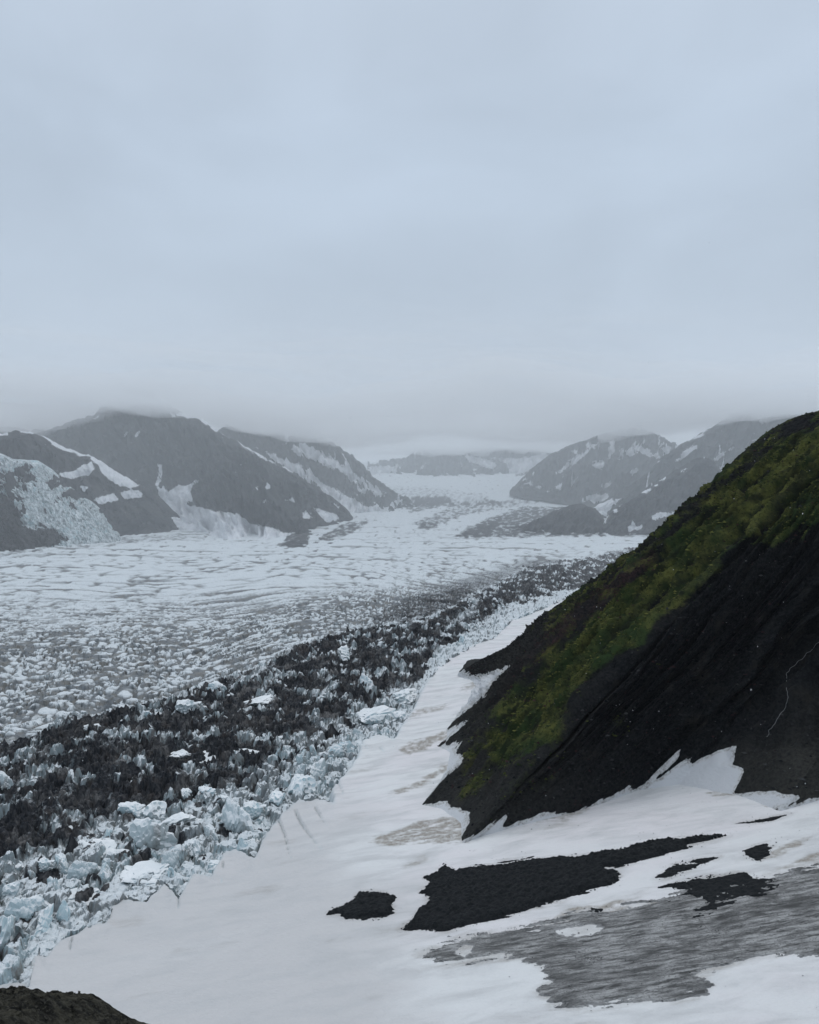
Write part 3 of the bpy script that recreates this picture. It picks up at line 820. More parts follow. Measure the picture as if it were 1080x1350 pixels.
def make_hill():
    nu, nv = 680, 300
    ridge = np.asarray(HILL_RIDGE); foot = np.asarray(HILL_FOOT)
    s = np.linspace(0, 1, nu)
    rpx, rpy = np.interp(s, ridge[:, 2], ridge[:, 0]), np.interp(s, ridge[:, 2], ridge[:, 1])
    fpx, fpy = np.interp(s, foot[:, 2], foot[:, 0]), np.interp(s, foot[:, 2], foot[:, 1])
    fy = hit(fpx, fpy, z_snow, 120, 2500)
    ry = np.interp(s, [0, 0.20, 0.35, 0.56, 0.78, 1.0], [fy[0] + 3, 770, 690, 590, 520, 480])
    R_ = at(rpx, rpy, ry); F_ = at(fpx, fpy, fy)
    F_[:, 2] -= 1.2
    w = np.linspace(0, 1, nv)[:, None, None]
    # profile: a little convex above, running out at the foot
    P = F_[None] * (1 - w) + R_[None] * w
    W = w[..., 0]
    gap = np.linalg.norm(R_ - F_, axis=-1)[None]
    bulge = np.sin(np.pi * W) * (0.012 * gap)
    du = np.gradient(P, axis=1); dv = np.gradient(P, axis=0)
    N = np.cross(du, dv); N /= np.maximum(np.linalg.norm(N, axis=-1, keepdims=True), 1e-9)
    N = np.where((N[..., 2:3] < 0), -N, N)
    u, v = project(P)
    # gullies run down the fall line
    sx = s[None] * 30 + 0.9 * fbm(W * 5, s[None] * 12, 4, 101)
    win = np.clip(np.sin(np.pi * np.clip(W, 0, 1)) * 1.6, 0, 1)
    win2 = smooth(0, 0.10, W) * (1 - 0.75 * smooth(0.85, 1.0, W))
    gf = ridged(sx * 1.25, W * 1.8, 5, 103, 0.58) - 0.62
    stk = 0.5 + 0.55 * fbm(s[None] * 150 + 1.2 * fbm(W * 9, s[None] * 30, 3, 120), W * 7, 4, 121, 0.62) + 0.35 * gf
    gully = gf * 23.0
    knob = 3.4 * fbm(P[..., 0] / 16 + P[..., 2] / 30, P[..., 1] / 16, 4, 104)
    fine = 0.9 * fbm(P[..., 0] / 2.4, P[..., 1] / 3.0 + P[..., 2] / 3.4, 3, 105, 0.6)
    ledge = 3.0 * (ridged(s[None] * 14 + 0.8 * fbm(W * 6, s[None] * 10, 3, 130), W * 22 + 3 * fbm(s[None] * 16, W * 4, 3, 131), 3, 132) - 0.6)
    disp = bulge + (gully * win + knob + ledge) * win2 * np.clip(gap / 150, 0, 1) + fine * smooth(0.02, 0.14, W)
    P = P + N * disp[..., None]
    u, v = project(P)
    # back of the ridge
    rows = []
    for k in range(1, 8):
        b = P[-1].copy(); b[:, 1] += 9 * k + 2.5 * k * k; b[:, 0] += 1.5 * k; b[:, 2] -= 1.5 * k + 3.2 * k * k * np.clip(gap[0] / 180, 0.1, 1)
        rows.append(b)
    Pall = np.concatenate([P, np.stack(rows)], 0)
    pad = lambda a, val=None: np.concatenate([a, np.repeat(a[-1:], 7, 0)], 0)
    bx = (u * 0.78 + v * 0.62); by = (-u * 0.62 + v * 0.78)      # along and across the bands of growth
    X, Y, Z = P[..., 0], P[..., 1], P[..., 2]
    n_band = fbm(s[None] * 34 + 0 * W, W * 3.0 + s[None] * 4, 4, 111)
    n_blot = fbm(X / 22, Y / 22 + Z / 22, 4, 112)
    gpoly = [(1250, 480), (1080, 556), (1010, 588), (945, 652), (895, 698), (850, 745), (800, 795), (730, 850), (690, 890), (650, 940), (640, 985),
             (660, 1015), (700, 990), (730, 968), (760, 900), (800, 862), (845, 850), (862, 815), (905, 790), (960, 738), (1000, 706), (1040, 708), (1085, 690), (1250, 650)]
    core = smooth(-26, 22, sdf(u, v, gpoly) + 14 * n_blot)
    green = core * (0.86 + 0.9 * n_band + 0.5 * n_blot + 1.5 * gf)
    for cx, cy, r_, k in ((815, 955, 26, 0.55), (690, 995, 34, 0.45), (770, 900, 30, 0.3), (1040, 690, 40, 0.35), (945, 690, 40, 0.2)):
        green = np.maximum(green, k * smooth(r_, r_ * 0.2, np.hypot(u - cx, v - cy) + 14 * n_blot) * (0.8 + 0.9 * n_band))
    SKYL = [(604, 888), (680, 847), (750, 788), (868, 700), (985, 592), (1080, 541), (1300, 470), (1300, 1200), (604, 1200)]
    sk = smooth(40, 5, sdf(u, v, SKYL))
    green = np.maximum(green - 0.10 * sk, 0.66 * smooth(110, 12, sdf(u, v, SKYL)) * smooth(640, 760, u) * (0.75 + 0.9 * n_blot + 0.8 * n_band))
    green = np.maximum(green, 0.56 * smooth(-30, 40, sdf(u, v, [(600, 960), (700, 880), (800, 900), (850, 960), (760, 1040), (640, 1080), (580, 1050)])) * (0.5 + 1.1 * n_blot + 1.0 * n_band))
    dl, _ = dline(u, v, [(855, 733), (800, 780), (760, 812), (720, 848), (700, 872)])
    red = 0.85 * smooth(24, 4, dl + 8 * n_blot) * (0.65 + 0.6 * n_band)
    dl, _ = dline(u, v, [(690, 870), (665, 905), (650, 925)])
    red = np.maximum(red, 0.4 * smooth(16, 3, dl + 8 * n_blot))
    snow = np.clip(0.5 + -(sdf(u, v, ROCK_LINE) + 8.0 * fbm(s[None] * 75 + 0 * W, W * 9, 5, 115, 0.62)) / 14, 0, 1)
    pale = np.clip(0.55 * smooth(930, 985, u) * smooth(960, 1000, v) + 0.55 * smooth(30, 8, np.hypot(u - 985, v - 590)) + 0.55 * smooth(24, 6, np.hypot(u - 625, v - 1000)) * 0 + 0.62 * smooth(840, 620, u) * (0.7 + 0.8 * n_blot) + 0.25 * smooth(1000, 1060, u) * smooth(880, 960, v), 0, 1)
    ob = build_grid('hillside', Pall, M_HILL, {'green': pad(green), 'red': pad(red), 'snow': pad(snow) * np.concatenate([np.ones(nv), np.zeros(7)])[:, None], 'pale': pad(pale), 'streak': pad(stk)}, None, True)
    tag(ob, kind='structure', label='steep dark hillside with bands of green and red tundra')
    return P, u, v, green, red, snow, pale


HILL_P, HILL_U, HILL_V, HILL_G, HILL_R, HILL_S, HILL_K = make_hill()


def hill_at(px, py):
    k = np.argmin((HILL_U - px) ** 2 + (HILL_V - py) ** 2)
    return HILL_P.reshape(-1, 3)[k]


OCT_V = np.array([(0, 0, 1.0), (1, 0, 0), (0, 1, 0), (-1, 0, 0), (0, -1, 0), (0, 0, -0.6)])
OCT_F = np.array([(0, 1, 2), (0, 2, 3), (0, 3, 4), (0, 4, 1), (5, 2, 1), (5, 3, 2), (5, 4, 3), (5, 1, 4)])


def scatter(name, pos, size, flat, mat, attrs, label, r):
    """small uneven lumps, far too many to count, joined into one mesh"""
    n = len(pos)
    A = OCT_V[None] * (1 + 0.45 * r.normal(size=(n, 6, 3)).clip(-1.2, 1.2)) * np.stack([size, size * r.uniform(0.6, 1.3, n), size * flat * r.uniform(0.6, 1.4, n)], -1)[:, None]
    a = r.uniform(0, 6.28, n); c, s_ = np.cos(a)[:, None], np.sin(a)[:, None]
    A = np.stack([A[..., 0] * c - A[..., 1] * s_, A[..., 0] * s_ + A[..., 1] * c, A[..., 2]], -1) + pos[:, None]
    f = (OCT_F[None] + (np.arange(n) * 6)[:, None, None]).reshape(-1, 3).astype(np.int32)
    me = bpy.data.meshes.new(name)
    me.vertices.add(n * 6); me.vertices.foreach_set('co', A.astype(np.float32).ravel())
    me.loops.add(f.size); me.loops.foreach_set('vertex_index', f.ravel())
    me.polygons.add(len(f)); me.polygons.foreach_set('loop_start', np.arange(0, f.size, 3, dtype=np.int32)); me.polygons.foreach_set('loop_total', np.full(len(f), 3, np.int32))
    me.polygons.foreach_set('use_smooth', np.zeros(len(f), bool))
    for k, v in attrs.items():
        at_ = me.attributes.new(k, 'FLOAT', 'POINT'); at_.data.foreach_set('value', np.repeat(np.asarray(v, np.float32), 6))
    me.update(calc_edges=True); me.materials.append(mat)
    o = bpy.data.objects.new(name, me); COL.objects.link(o)
    return tag(o, label, kind='stuff')


def mat_scatter(name, dark, light, leaf=None, leaf2=None):
    t = NT(name)
    tone = t.attr('tone')
    c = t.mix(tone, dark, light)
    if leaf:
        g = t.mix(tone, leaf, leaf2)
        c = t.mix(t.attr('leaf'), c, g)
        c = t.mix(t.attr('heath'), c, t.mix(tone, (0.026, 0.015, 0.016), (0.066, 0.033, 0.034)))
    return t.finish(c, 0.95, 0.08)


def cover_hill():
    r = np.random.default_rng(21)
    P = HILL_P.reshape(-1, 3); g = HILL_G.ravel(); rd = HILL_R.ravel(); sn = HILL_S.ravel(); k = HILL_K.ravel(); u = HILL_U.ravel()
    ok = (sn < 0.40) & (u < 1180)
    dens = np.where(g > 0.25, 0.30, 0.15) * ok
    pick = r.random(len(P)) < dens
    i = np.nonzero(pick)[0]
    q = g[i] + 0.17 * r.normal(size=len(i))
    hth = (rd[i] + 0.3 * r.normal(size=len(i))) > 0.5
    leafy = (q > 0.52) | hth
    size = np.where(leafy, r.uniform(0.45, 1.15, len(i)), 0.25 + 1.0 * r.random(len(i)) ** 3)
    tone = np.clip(r.random(len(i)) ** 1.5 * np.where(leafy, 0.45 + 0.55 * smooth(0.4, 0.9, g[i]), 1) + 0.3 * k[i] * ~leafy, 0, 1)
    a = leafy
    scatter('tundra_tufts', P[i][a], size[a], 0.55, mat_scatter('tundra_plants', (0.012, 0.014, 0.010), (0.030, 0.031, 0.022), (0.016, 0.027, 0.010), (0.125, 0.130, 0.036)),
            {'tone': tone[a], 'leaf': np.ones(a.sum()), 'heath': hth[a].astype(float)}, 'low green and reddish tundra plants growing on the hillside', r)
    b = ~leafy
    scatter('scree_rubble', P[i][b], size[b], 0.6, mat_scatter('hillside_rubble', (0.004, 0.005, 0.007), (0.050, 0.051, 0.052)), {'tone': tone[b] ** 2}, 'dark rubble strewn over the hillside', r)


cover_hill()
loose_stones()


def ribbon(name, pts, width, lift, mat, loc_fn, n=90, seed=0):
    c = resample(np.asarray(pts, float), n)
    j = fbm(np.arange(n) / 7.0, np.zeros(n), 3, seed)
    P = np.array([loc_fn(a + 1.5 * b, d) for (a, d), b in zip(c, j)])
    for _ in range(2): P[1:-1] = (P[:-2] + 2 * P[1:-1] + P[2:]) / 4
    wv = width * (0.55 + 0.9 * np.abs(fbm(np.arange(n) / 4.0, np.ones(n), 2, seed + 3)) + 0.3)
    toward = np.array([0, 0, CAM_H]) - P; toward /= np.linalg.norm(toward, axis=-1, keepdims=True)
    P = P + toward * lift
    side = np.cross(np.gradient(P, axis=0), toward); side /= np.maximum(np.linalg.norm(side, axis=-1, keepdims=True), 1e-9)
    G = np.stack([P + side * wv[:, None] * k + toward * (0.25 - abs(k) * 0.5) for k in (-0.6, -0.25, 0.25, 0.6)], 0)
    return build_grid(name, G, mat, None, None, True)


M_STREAM = mat_plain('white_water', (0.20, 0.205, 0.21), 0.4)
st = ribbon('stream', [(1090, 838), (1070, 855), (1058, 868), (1042, 880), (1036, 893), (1038, 908), (1040, 920), (1034, 935), (1026, 948), (1016, 960), (1010, 972)], 0.20, 1.6, M_STREAM, hill_at, 110, 5)
tag(st, 'thin pale stream trickling down the dark hillside', 'stream', kind='structure')

# ------------------------------------------------------------------ mountains
def make_mountain(name, label, ridge, foot, snow, nu, nv, rough=1.0, bias=0.0, seed=0, mat=None, streak=1.0, sink=8.0, jag=1.0, gs=0.0):
    """ridge and foot: (px, py, Y); snow: outlines of the snow lying on it"""
    R_ = resample(ridge, nu); F_ = resample(foot, nu)
    P1 = at(R_[:, 0], R_[:, 1], R_[:, 2]); P0 = at(F_[:, 0], F_[:, 1], F_[:, 2])
    P0[:, 2] -= sink
    w = np.linspace(0, 1, nv)[:, None, None]
    P = P0[None] * (1 - w) + P1[None] * w
    W = w[..., 0]
    gap = np.linalg.norm(P1 - P0, axis=-1)[None]
    al = np.concatenate([[0], np.cumsum(np.linalg.norm(np.diff(P1, axis=0), axis=-1))])[None]
    sc = gap.mean()
    a = al / sc
    win = smooth(0, 0.15, W) * (1 - 0.8 * smooth(0.8, 1, W))
    g = (ridged(a * 6 + 0.5 * fbm(a * 3, W * 3, 2, seed), W * 3.4 + 0.6 * fbm(a * 4, W * 4, 3, seed + 7), 5, seed + 1, 0.6) - 0.6) * 0.24 * rough
    h = fbm(a * 2.2, W * 2.2, 5, seed + 2) * 0.07 * rough
    disp = (g + h) * win * np.minimum(gap, sc * 1.2)
    toward = np.array([0.0, -0.8, 0.6])
    P = P + disp[..., None] * toward
    P[..., 2] += (jag * 0.020 * sc * fbm(a * 18, W * 2, 5, seed + 3, 0.6)) * smooth(0.3, 1.0, W)
    u, v = project(P)
    sn = np.full(u.shape, -50.0)
    nzs = fbm(a * 20 + W * 7, W * 7, 5, seed + 5, 0.6) * 1.7
    for poly in snow:
        sn = np.maximum(sn, sdf(u, v, poly))
    attr = np.clip(0.5 + (sn + 3.2 * nzs * streak + bias) / 16, 0, 1)
    if gs:
        gl_ = ridged(a * 9 + 1.1 * W + 0.5 * fbm(a * 5, W * 4, 3, seed + 11), W * 1.1, 2, seed + 12)
        attr = np.maximum(attr, gs * 0.66 * smooth(0.70, 0.88, gl_) * smooth(-0.05, 0.25, fbm(a * 4, W * 3.2, 3, seed + 13)) * smooth(0.2, 0.45, W))
    rows = []
    for k in range(1, 6):
        b = P[-1].copy(); b[:, 1] += 0.05 * sc * k; b[:, 2] -= 0.012 * sc * k * k
        rows.append(b)
    P = np.concatenate([P, np.stack(rows)], 0)
    attr = np.concatenate([attr, np.repeat(attr[-1:], 5, 0)], 0)
    ob = build_grid(name, P, mat or M_MTN, {'snow': attr}, None, True)
    return tag(ob, label, kind='structure')


G = lambda px, py: float(hit(np.array([px], float), np.array([py], float), z_ice, 150, 9500)[0])


def foots(pts, lim=9500):
    return [(x, y, min(G(x, y), lim)) for x, y in pts]


# left, nearest: the dark ridge with a snow rib
m0f = foots([(-150, 735), (0, 727), (60, 720), (120, 713), (165, 706), (200, 703), (230, 700), (250, 697)])
make_mountain('mountain', 'near dark rock ridge with a white snow rib down its crest',
              [(-150, 556, 3200), (-60, 562, 3250), (0, 570, 3300), (25, 568, 3320), (50, 572, 3360), (63, 579, 3380), (85, 589, 3420), (105, 596, 3450), (125, 603, 3480), (140, 613, 3500), (160, 626, 3540), (182, 638, 3570), (195, 644, 3590),
               (210, 655, 3620), (222, 668, 3650), (235, 680, 3680), (246, 692, 3700)],
              [(x, y, min(Y, 3600) - 20) for x, y, Y in m0f],
              [[(-20, 568), (4, 566), (9, 572), (-20, 575)], [(28, 568), (50, 568), (65, 577), (85, 588), (105, 594), (125, 601), (142, 612), (160, 624), (184, 637), (178, 640), (173, 641), (160, 640), (150, 634), (135, 622), (132, 612), (122, 606), (121, 600),
                 (110, 598), (98, 594), (85, 593), (72, 586), (64, 579), (54, 572)], [(98, 595), (110, 590), (125, 599), (105, 600)], [(103, 618), (120, 610), (121, 616), (108, 621)], [(80, 626), (110, 619), (123, 618), (118, 624), (95, 630)],
               [(160, 650), (172, 648), (183, 648), (189, 652), (180, 655), (165, 656)], [(125, 658), (150, 652), (154, 658), (130, 663)], [(108, 642), (114, 643), (111, 647)]],
              330, 170, 0.8, 1.8, 201, streak=0.45)
# left, main: broad mountain reaching into the cloud
make_mountain('mountain', 'broad dark mountain with its top lost in cloud',
              [(-150, 548, 5200), (0, 562, 4900), (60, 566, 4800), (90, 557, 4700), (105, 552, 4650), (120, 548, 4600), (150, 528, 4550), (172, 512, 4520), (188, 508, 4500), (215, 528, 4450), (245, 545, 4420), (265, 549, 4400),
               (285, 566, 4350), (310, 581, 4330), (345, 600, 4300), (375, 617, 4280), (400, 631, 4260), (425, 647, 4240), (445, 661, 4230), (460, 673, 4220), (468, 686, 4200)],
              [(-150, 715, 3900), (100, 715, 3850), (200, 708, 3700), (250, 712, 3350), (300, 716, 3000), (350, 718, 2950), (390, 714, 3150), (430, 706, 3500), (468, 694, 4000)],
              [[(206, 640), (216, 646), (230, 652), (238, 660), (252, 667), (268, 668), (285, 673), (310, 676), (330, 690), (352, 694), (378, 702), (392, 704), (385, 715), (330, 722), (260, 720), (235, 700), (222, 675)],
               [(207, 652), (214, 640), (222, 648), (236, 640), (243, 642), (258, 632), (262, 634), (250, 648), (254, 660), (236, 664), (222, 668)], [(208, 612), (216, 612), (214, 625), (210, 640), (203, 642), (208, 628)],
               [(225, 545), (250, 542), (272, 549), (290, 565), (305, 574), (298, 575), (280, 566), (262, 553), (240, 550), (228, 550)],
               [(312, 580), (345, 598), (375, 615), (400, 629), (372, 616), (340, 602), (318, 588)], [(162, 574), (168, 568), (170, 569), (165, 575)], [(176, 574), (183, 568), (184, 571), (179, 577)], [(120, 553), (133, 545), (128, 553)],
               [(351, 636), (358, 637), (356, 645), (351, 644)], [(374, 658), (385, 656), (388, 661), (376, 663)], [(345, 660), (353, 656), (351, 662), (345, 665)], [(335, 646), (340, 641), (340, 646)],
               [(398, 676), (404, 672), (412, 682), (400, 684)], [(412, 668), (425, 672), (445, 678), (447, 686), (430, 688), (418, 676)], [(440, 662), (448, 668), (446, 670), (439, 665)]],
              430, 190, 0.9, -0.2, 211, streak=0.8, jag=0.45)
# far left, behind
make_mountain('mountain', 'faint snow-flecked mountain at the far left under the cloud',
              [(-150, 520, 6200), (0, 530, 6100), (40, 532, 6000), (90, 540, 5950), (130, 545, 5900), (180, 560, 5850)],
              [(-150, 640, 5200), (60, 640, 5200), (180, 640, 5200)],
              [[(-30, 548), (15, 552), (10, 556), (-30, 556)], [(30, 545), (60, 548), (100, 552), (120, 550), (95, 560), (70, 566), (48, 556)], [(0, 562), (15, 562), (16, 567), (0, 567)], [(26, 554), (32, 557), (30, 560)]],
              160, 80, 1.0, 1.2, 221)
# left, behind the main mountain
make_mountain('mountain', 'grey mountain spur banded with snow left of the upper glacier',
              [(280, 565, 5600), (330, 556, 5600), (390, 558, 5600), (430, 578, 5600), (455, 594, 5650), (475, 611, 5700), (490, 627, 5750), (505, 637, 5800), (520, 649, 5850), (538, 661, 5900), (550, 670, 5900)],
              [(280, 715, 4400), (440, 698, 4400), (480, 690, 4500), (520, 681, 4700), (550, 673, 5000)],
              [[(338, 590), (360, 599), (385, 608), (410, 620), (440, 642), (470, 660), (500, 668), (518, 672), (500, 680), (470, 690), (452, 672), (425, 648), (395, 628), (365, 610)],
               [(380, 588), (398, 584), (420, 592), (445, 606), (468, 622), (490, 640), (510, 650), (500, 654), (475, 640), (445, 622), (415, 606), (385, 596)],
               [(466, 640), (490, 648), (480, 652)], [(510, 660), (522, 664), (528, 672), (515, 668)], [(455, 660), (480, 668), (470, 676)]],
              240, 130, 1.0, -1.0, 231, streak=2.2, gs=1.0)
# head of the valley
make_mountain('mountain', 'distant low rock ridge at the head of the glacier',
              [(485, 612, 9300), (515, 612, 9300), (530, 604, 9300), (552, 594, 9300), (580, 588, 9300), (605, 592, 9300), (630, 584, 9300), (660, 590, 9300), (690, 580, 9300), (730, 576, 9300)],
              [(485, 634, 7700), (540, 637, 7700), (580, 641, 7650), (620, 644, 7600), (650, 641, 7650), (690, 634, 7700), (730, 632, 7700)],
              [[(612, 598), (640, 604), (655, 612), (650, 620), (628, 612), (612, 606)], [(648, 603), (690, 604), (720, 596), (740, 610), (700, 622), (676, 628), (668, 612)], [(536, 626), (556, 618), (548, 630)],
               [(570, 632), (592, 620), (582, 634)], [(486, 614), (520, 614), (530, 606), (522, 622), (505, 628), (486, 630)], [(600, 640), (640, 634), (655, 640), (620, 646)], [(655, 640), (690, 628), (700, 636)], [(552, 616), (566, 606), (558, 617)]],
              240, 80, 1.1, -0.2, 241, gs=1.15)
make_mountain('mountain', 'snow-streaked mountain right of the valley head',
              [(672, 648, 6400), (690, 628, 6500), (705, 613, 6550), (720, 602, 6600), (740, 591, 6700), (760, 582, 6750), (790, 572, 6800), (830, 566, 6800), (870, 574, 6800), (900, 590, 6700), (940, 600, 6600)],
              [(672, 652, 5900), (690, 656, 5700), (720, 660, 5500), (760, 667, 5200), (800, 672, 5000), (850, 672, 4800), (940, 680, 4700)],
              [[(735, 622), (750, 608), (770, 595), (784, 584), (790, 585), (772, 600), (760, 612), (748, 616), (740, 625)], [(780, 608), (796, 606), (798, 612), (792, 620), (782, 616)], [(804, 582), (812, 580), (810, 596), (803, 604)],
               [(812, 592), (835, 590), (834, 600), (815, 606), (822, 598)], [(832, 588), (855, 590), (875, 600), (868, 606), (850, 600)], [(688, 640), (700, 632), (702, 640)], [(704, 644), (716, 638), (712, 644)], [(722, 648), (742, 635), (738, 645)],
               [(796, 640), (806, 632), (804, 642)], [(826, 626), (840, 618), (834, 626)], [(770, 655), (800, 650), (812, 658), (780, 664)], [(758, 662), (780, 652), (778, 662)], [(866, 590), (885, 590), (880, 598)], [(752, 596), (762, 588), (760, 598)], [(770, 588), (778, 580), (776, 592)]],
              300, 130, 0.9, -0.3, 251, streak=1.6, jag=0.5, gs=1.05)
make_mountain('mountain', 'tall mountain flank rising right into the cloud',
              [(776, 672, 4600), (800, 660, 4650), (830, 640, 4700), (855, 620, 4750), (875, 602, 4800), (892, 590, 4800), (920, 574, 4850), (950, 558, 4900), (968, 545, 4900), (990, 536, 4900), (1030, 522, 4900), (1090, 512, 4900), (1200, 508, 4900)],
              [(776, 682, 4200), (820, 695, 4000), (900, 705, 3800), (1000, 720, 3600), (1200, 760, 3400)],
              [[(886, 612), (905, 592), (922, 585), (920, 592), (900, 606)], [(905, 580), (930, 568), (926, 575), (908, 582)], [(938, 604), (955, 594), (967, 590), (955, 600), (942, 611)], [(948, 615), (964, 613), (968, 620), (955, 630), (950, 622)],
               [(990, 580), (1004, 577), (998, 583)], [(1006, 570), (1020, 566), (1015, 572)], [(776, 668), (795, 660), (825, 655), (828, 652), (810, 666), (800, 682), (788, 680)], [(862, 612), (872, 604), (870, 610)], [(825, 628), (842, 622), (832, 630)]],
              330, 190, 0.8, -0.6, 261, gs=0.95)
make_mountain('mountain', 'pointed dark foothill in front of the tall right flank',
              [(788, 702, 3500), (797, 688, 3500), (808, 672, 3550), (830, 660, 3600), (855, 644, 3650), (880, 626, 3700), (905, 612, 3700), (918, 603, 3700), (930, 602, 3700), (943, 612, 3700), (955, 628, 3700), (975, 640, 3700), (1010, 660, 3700), (1060, 690, 3700)],
              [(788, 708, 3150), (820, 704, 3200), (850, 702, 3250), (900, 698, 3300), (1060, 716, 2900)],
              [[(835, 650), (858, 643), (872, 632), (868, 640), (848, 652)], [(896, 620), (905, 614), (908, 618), (902, 625), (896, 624)], [(920, 602), (932, 602), (930, 605)], [(806, 676), (818, 665), (822, 662), (812, 678)], [(870, 633), (880, 626), (876, 634)],
               [(826, 700), (834, 684), (840, 694), (852, 686), (845, 700)], [(858, 680), (870, 674), (895, 676), (870, 684), (860, 688)], [(900, 660), (908, 668), (904, 668)], [(790, 690), (805, 676), (800, 690)]],
              250, 120, 0.8, -0.8, 271)
make_mountain('hill', 'low dark moraine mound at the edge of the far glacier',
              [(672, 697, 3700), (700, 688, 3700), (715, 681, 3720), (740, 669, 3750), (765, 663, 3750), (785, 670, 3700), (797, 684, 3600), (806, 702, 3400)],
              [(672, 703, 3350), (700, 706, 3250), (740, 709, 3180), (790, 709, 3180), (806, 708, 3200)],
              [[(690, 690), (700, 688), (698, 694)], [(705, 699), (722, 696), (716, 703)]], 110, 50, 0.8, -1.5, 281)


# hanging icefall on the left ridge
def make_icefall():
    nu, nv = 240, 150
    top = resample([(-150, 585, 3130), (0, 597, 3100), (18, 605, 3100), (50, 607, 3120), (68, 618, 3150), (90, 640, 3180), (110, 653, 3200), (125, 664, 3200), (140, 680, 3220), (158, 704, 3250)], nu)
    bot = resample([(-150, 765, 2300), (0, 742, 2400), (40, 735, 2500), (100, 726, 2650), (140, 718, 2800), (160, 711, 2950)], nu)
    P1 = at(*top.T); P0 = at(*bot.T); P0[:, 2] -= 6
    w = np.linspace(0, 1, nv)[:, None, None]; W = w[..., 0]
    P = P0[None] * (1 - w) + P1[None] * w
    u, v = project(P)
    al = np.linspace(0, 1, nu)[None] + 0 * W
    f1, f2, r1, r2, ox, oy = worley(u / 6.0 + 1.8 * fbm(u / 13, v / 10, 4, 5, 0.6), v / 3.4 + 1.8 * fbm(u / 13, v / 10, 4, 6, 0.6), 301)
    d = (smooth(0, 0.4, f2 - f1) * (0.3 + 0.7 * r1) - 0.3) * 22 + 44 * fbm(u / 20, v / 11, 5, 303, 0.6)
    P = P + (d * smooth(0, 0.06, W) * (1 - smooth(0.93, 1, W)))[..., None] * np.array([0, -0.75, 0.65])
    dirt = 0.95 * smooth(-6, 6, sdf(u, v, [(-150, 640), (0, 650), (20, 662), (30, 690), (55, 712), (40, 735), (0, 742), (-150, 760)]) + 9 * fbm(u / 9, v / 5, 4, 305))
    dirt = np.maximum(dirt, 0.75 * smooth(0, 10, sdf(u, v, [(40, 690), (70, 690), (100, 712), (70, 730), (30, 736)]) + 8 * fbm(u / 7, v / 4, 4, 306)))
    dirt = np.maximum(dirt, 0.5 * smooth(0.0, 0.5, fbm(u / 9, v / 4, 5, 307, 0.6)))
    rows = []
    for k in range(1, 4):
        b = P[-1].copy(); b[:, 1] += 70 * k; b[:, 2] -= 25 * k; rows.append(b)
    P = np.concatenate([P, np.stack(rows)], 0); dirt = np.concatenate([dirt, np.repeat(dirt[-1:], 3, 0)], 0)
    ob = build_grid('icefall', P, M_FALL, {'dirt': dirt}, None, False)
    tag(ob, 'hanging icefall spilling down the near ridge at the left edge', kind='structure')


make_icefall()


# ------------------------------------------------------------------ seracs one can tell apart
def ice_chunk(seed, squat=1.0, spiky=0.0):
    r = np.random.default_rng(seed)
    bm = bmesh.new(); bmesh.ops.create_icosphere(bm, subdivisions=4, radius=1.0)
    V = np.array([v.co[:] for v in bm.verts])
    n = r.normal(size=(13, 3)); n[:, 2] *= 0.8
    n /= np.linalg.norm(n, axis=1, keepdims=True)
    n[0] = np.array([0.15 * r.normal(), 0.15 * r.normal(), 1.0]); n[0] /= np.linalg.norm(n[0])
    off = r.uniform(0.55, 1.0, 13)
    dots = np.maximum(V @ n.T, 1e-3)
    rad = off[None] / dots
    k = 26.0
    rad = -np.log(np.exp(-k * np.minimum(rad, 3.0)).sum(1)) / k          # soft minimum: chipped, slightly rounded edges
    rad = np.clip(rad, 0.25, 1.4)
    P = V * rad[:, None]
    nn = fbm(P[:, 0] * 2.3 + seed, P[:, 1] * 2.3 + P[:, 2] * 1.7, 4, seed)
    f1, f2, *_ = worley(P[:, 0] * 2.0 + P[:, 1], P[:, 2] * 1.6 + P[:, 1] * 0.7 + seed, seed + 5)
    nf = ridged(P[:, 0] * 3.1 + P[:, 2], P[:, 1] * 3.1 - P[:, 2] * 0.6, 4, seed + 9) - 0.6
    P = P * (1 + 0.22 * nn + 0.14 * nf - 0.20 * (1 - smooth(0, 0.22, f2 - f1)))[:, None]
    P[:, 2] *= squat
    if spiky: P[:, :2] *= (1 - spiky * smooth(-0.4, 1.1, P[:, 2]))[:, None]
    for v, p in zip(bm.verts, P): v.co = p
    me = bpy.data.meshes.new('serac'); bm.to_mesh(me); bm.free()
    me.update()
    return me


PALE = [ice_chunk(400 + i, sq, sp) for i, (sq, sp) in enumerate([(0.7, 0), (0.9, 0.2), (1.15, 0.45), (0.6, 0), (1.0, 0.3), (1.3, 0.6), (0.8, 0.1), (0.75, 0.0)])]
DARKM = [ice_chunk(450 + i, sq, sp) for i, (sq, sp) in enumerate([(1.2, 0.55), (1.0, 0.4), (1.35, 0.65), (0.9, 0.3)])]
for m in PALE: m.materials.append(M_SERAC)
for m in DARKM: m.materials.append(M_DARK)


def place_serac(px, py, wpx, hpx, mesh, label, group, yaw=None, lean=0.12):
    """py is where the block meets the ice; wpx, hpx its size in the photograph"""
    Y = G(px, py)
    p = at(px, py, Y)
    m = Y / F
    ob = bpy.data.objects.new('serac', mesh)
    wz = np.array([v.co[2] for v in mesh.vertices]) if False else None
    thin = random.uniform(0.45, 0.75) if hpx > 0.9 * wpx else random.uniform(0.8, 1.2)
    ob.scale = (0.58 * wpx * m, 0.56 * wpx * m * thin, 0.64 * hpx * m)
    ob.location = (p[0], p[1], p[2] + 0.36 * hpx * m)
    ob.rotation_euler = (random.uniform(-lean, lean), random.uniform(-lean, lean), random.uniform(0, 6.28) if yaw is None else yaw)
    COL.objects.link(ob)
    return tag(ob, label, 'ice block', group, 'thing')


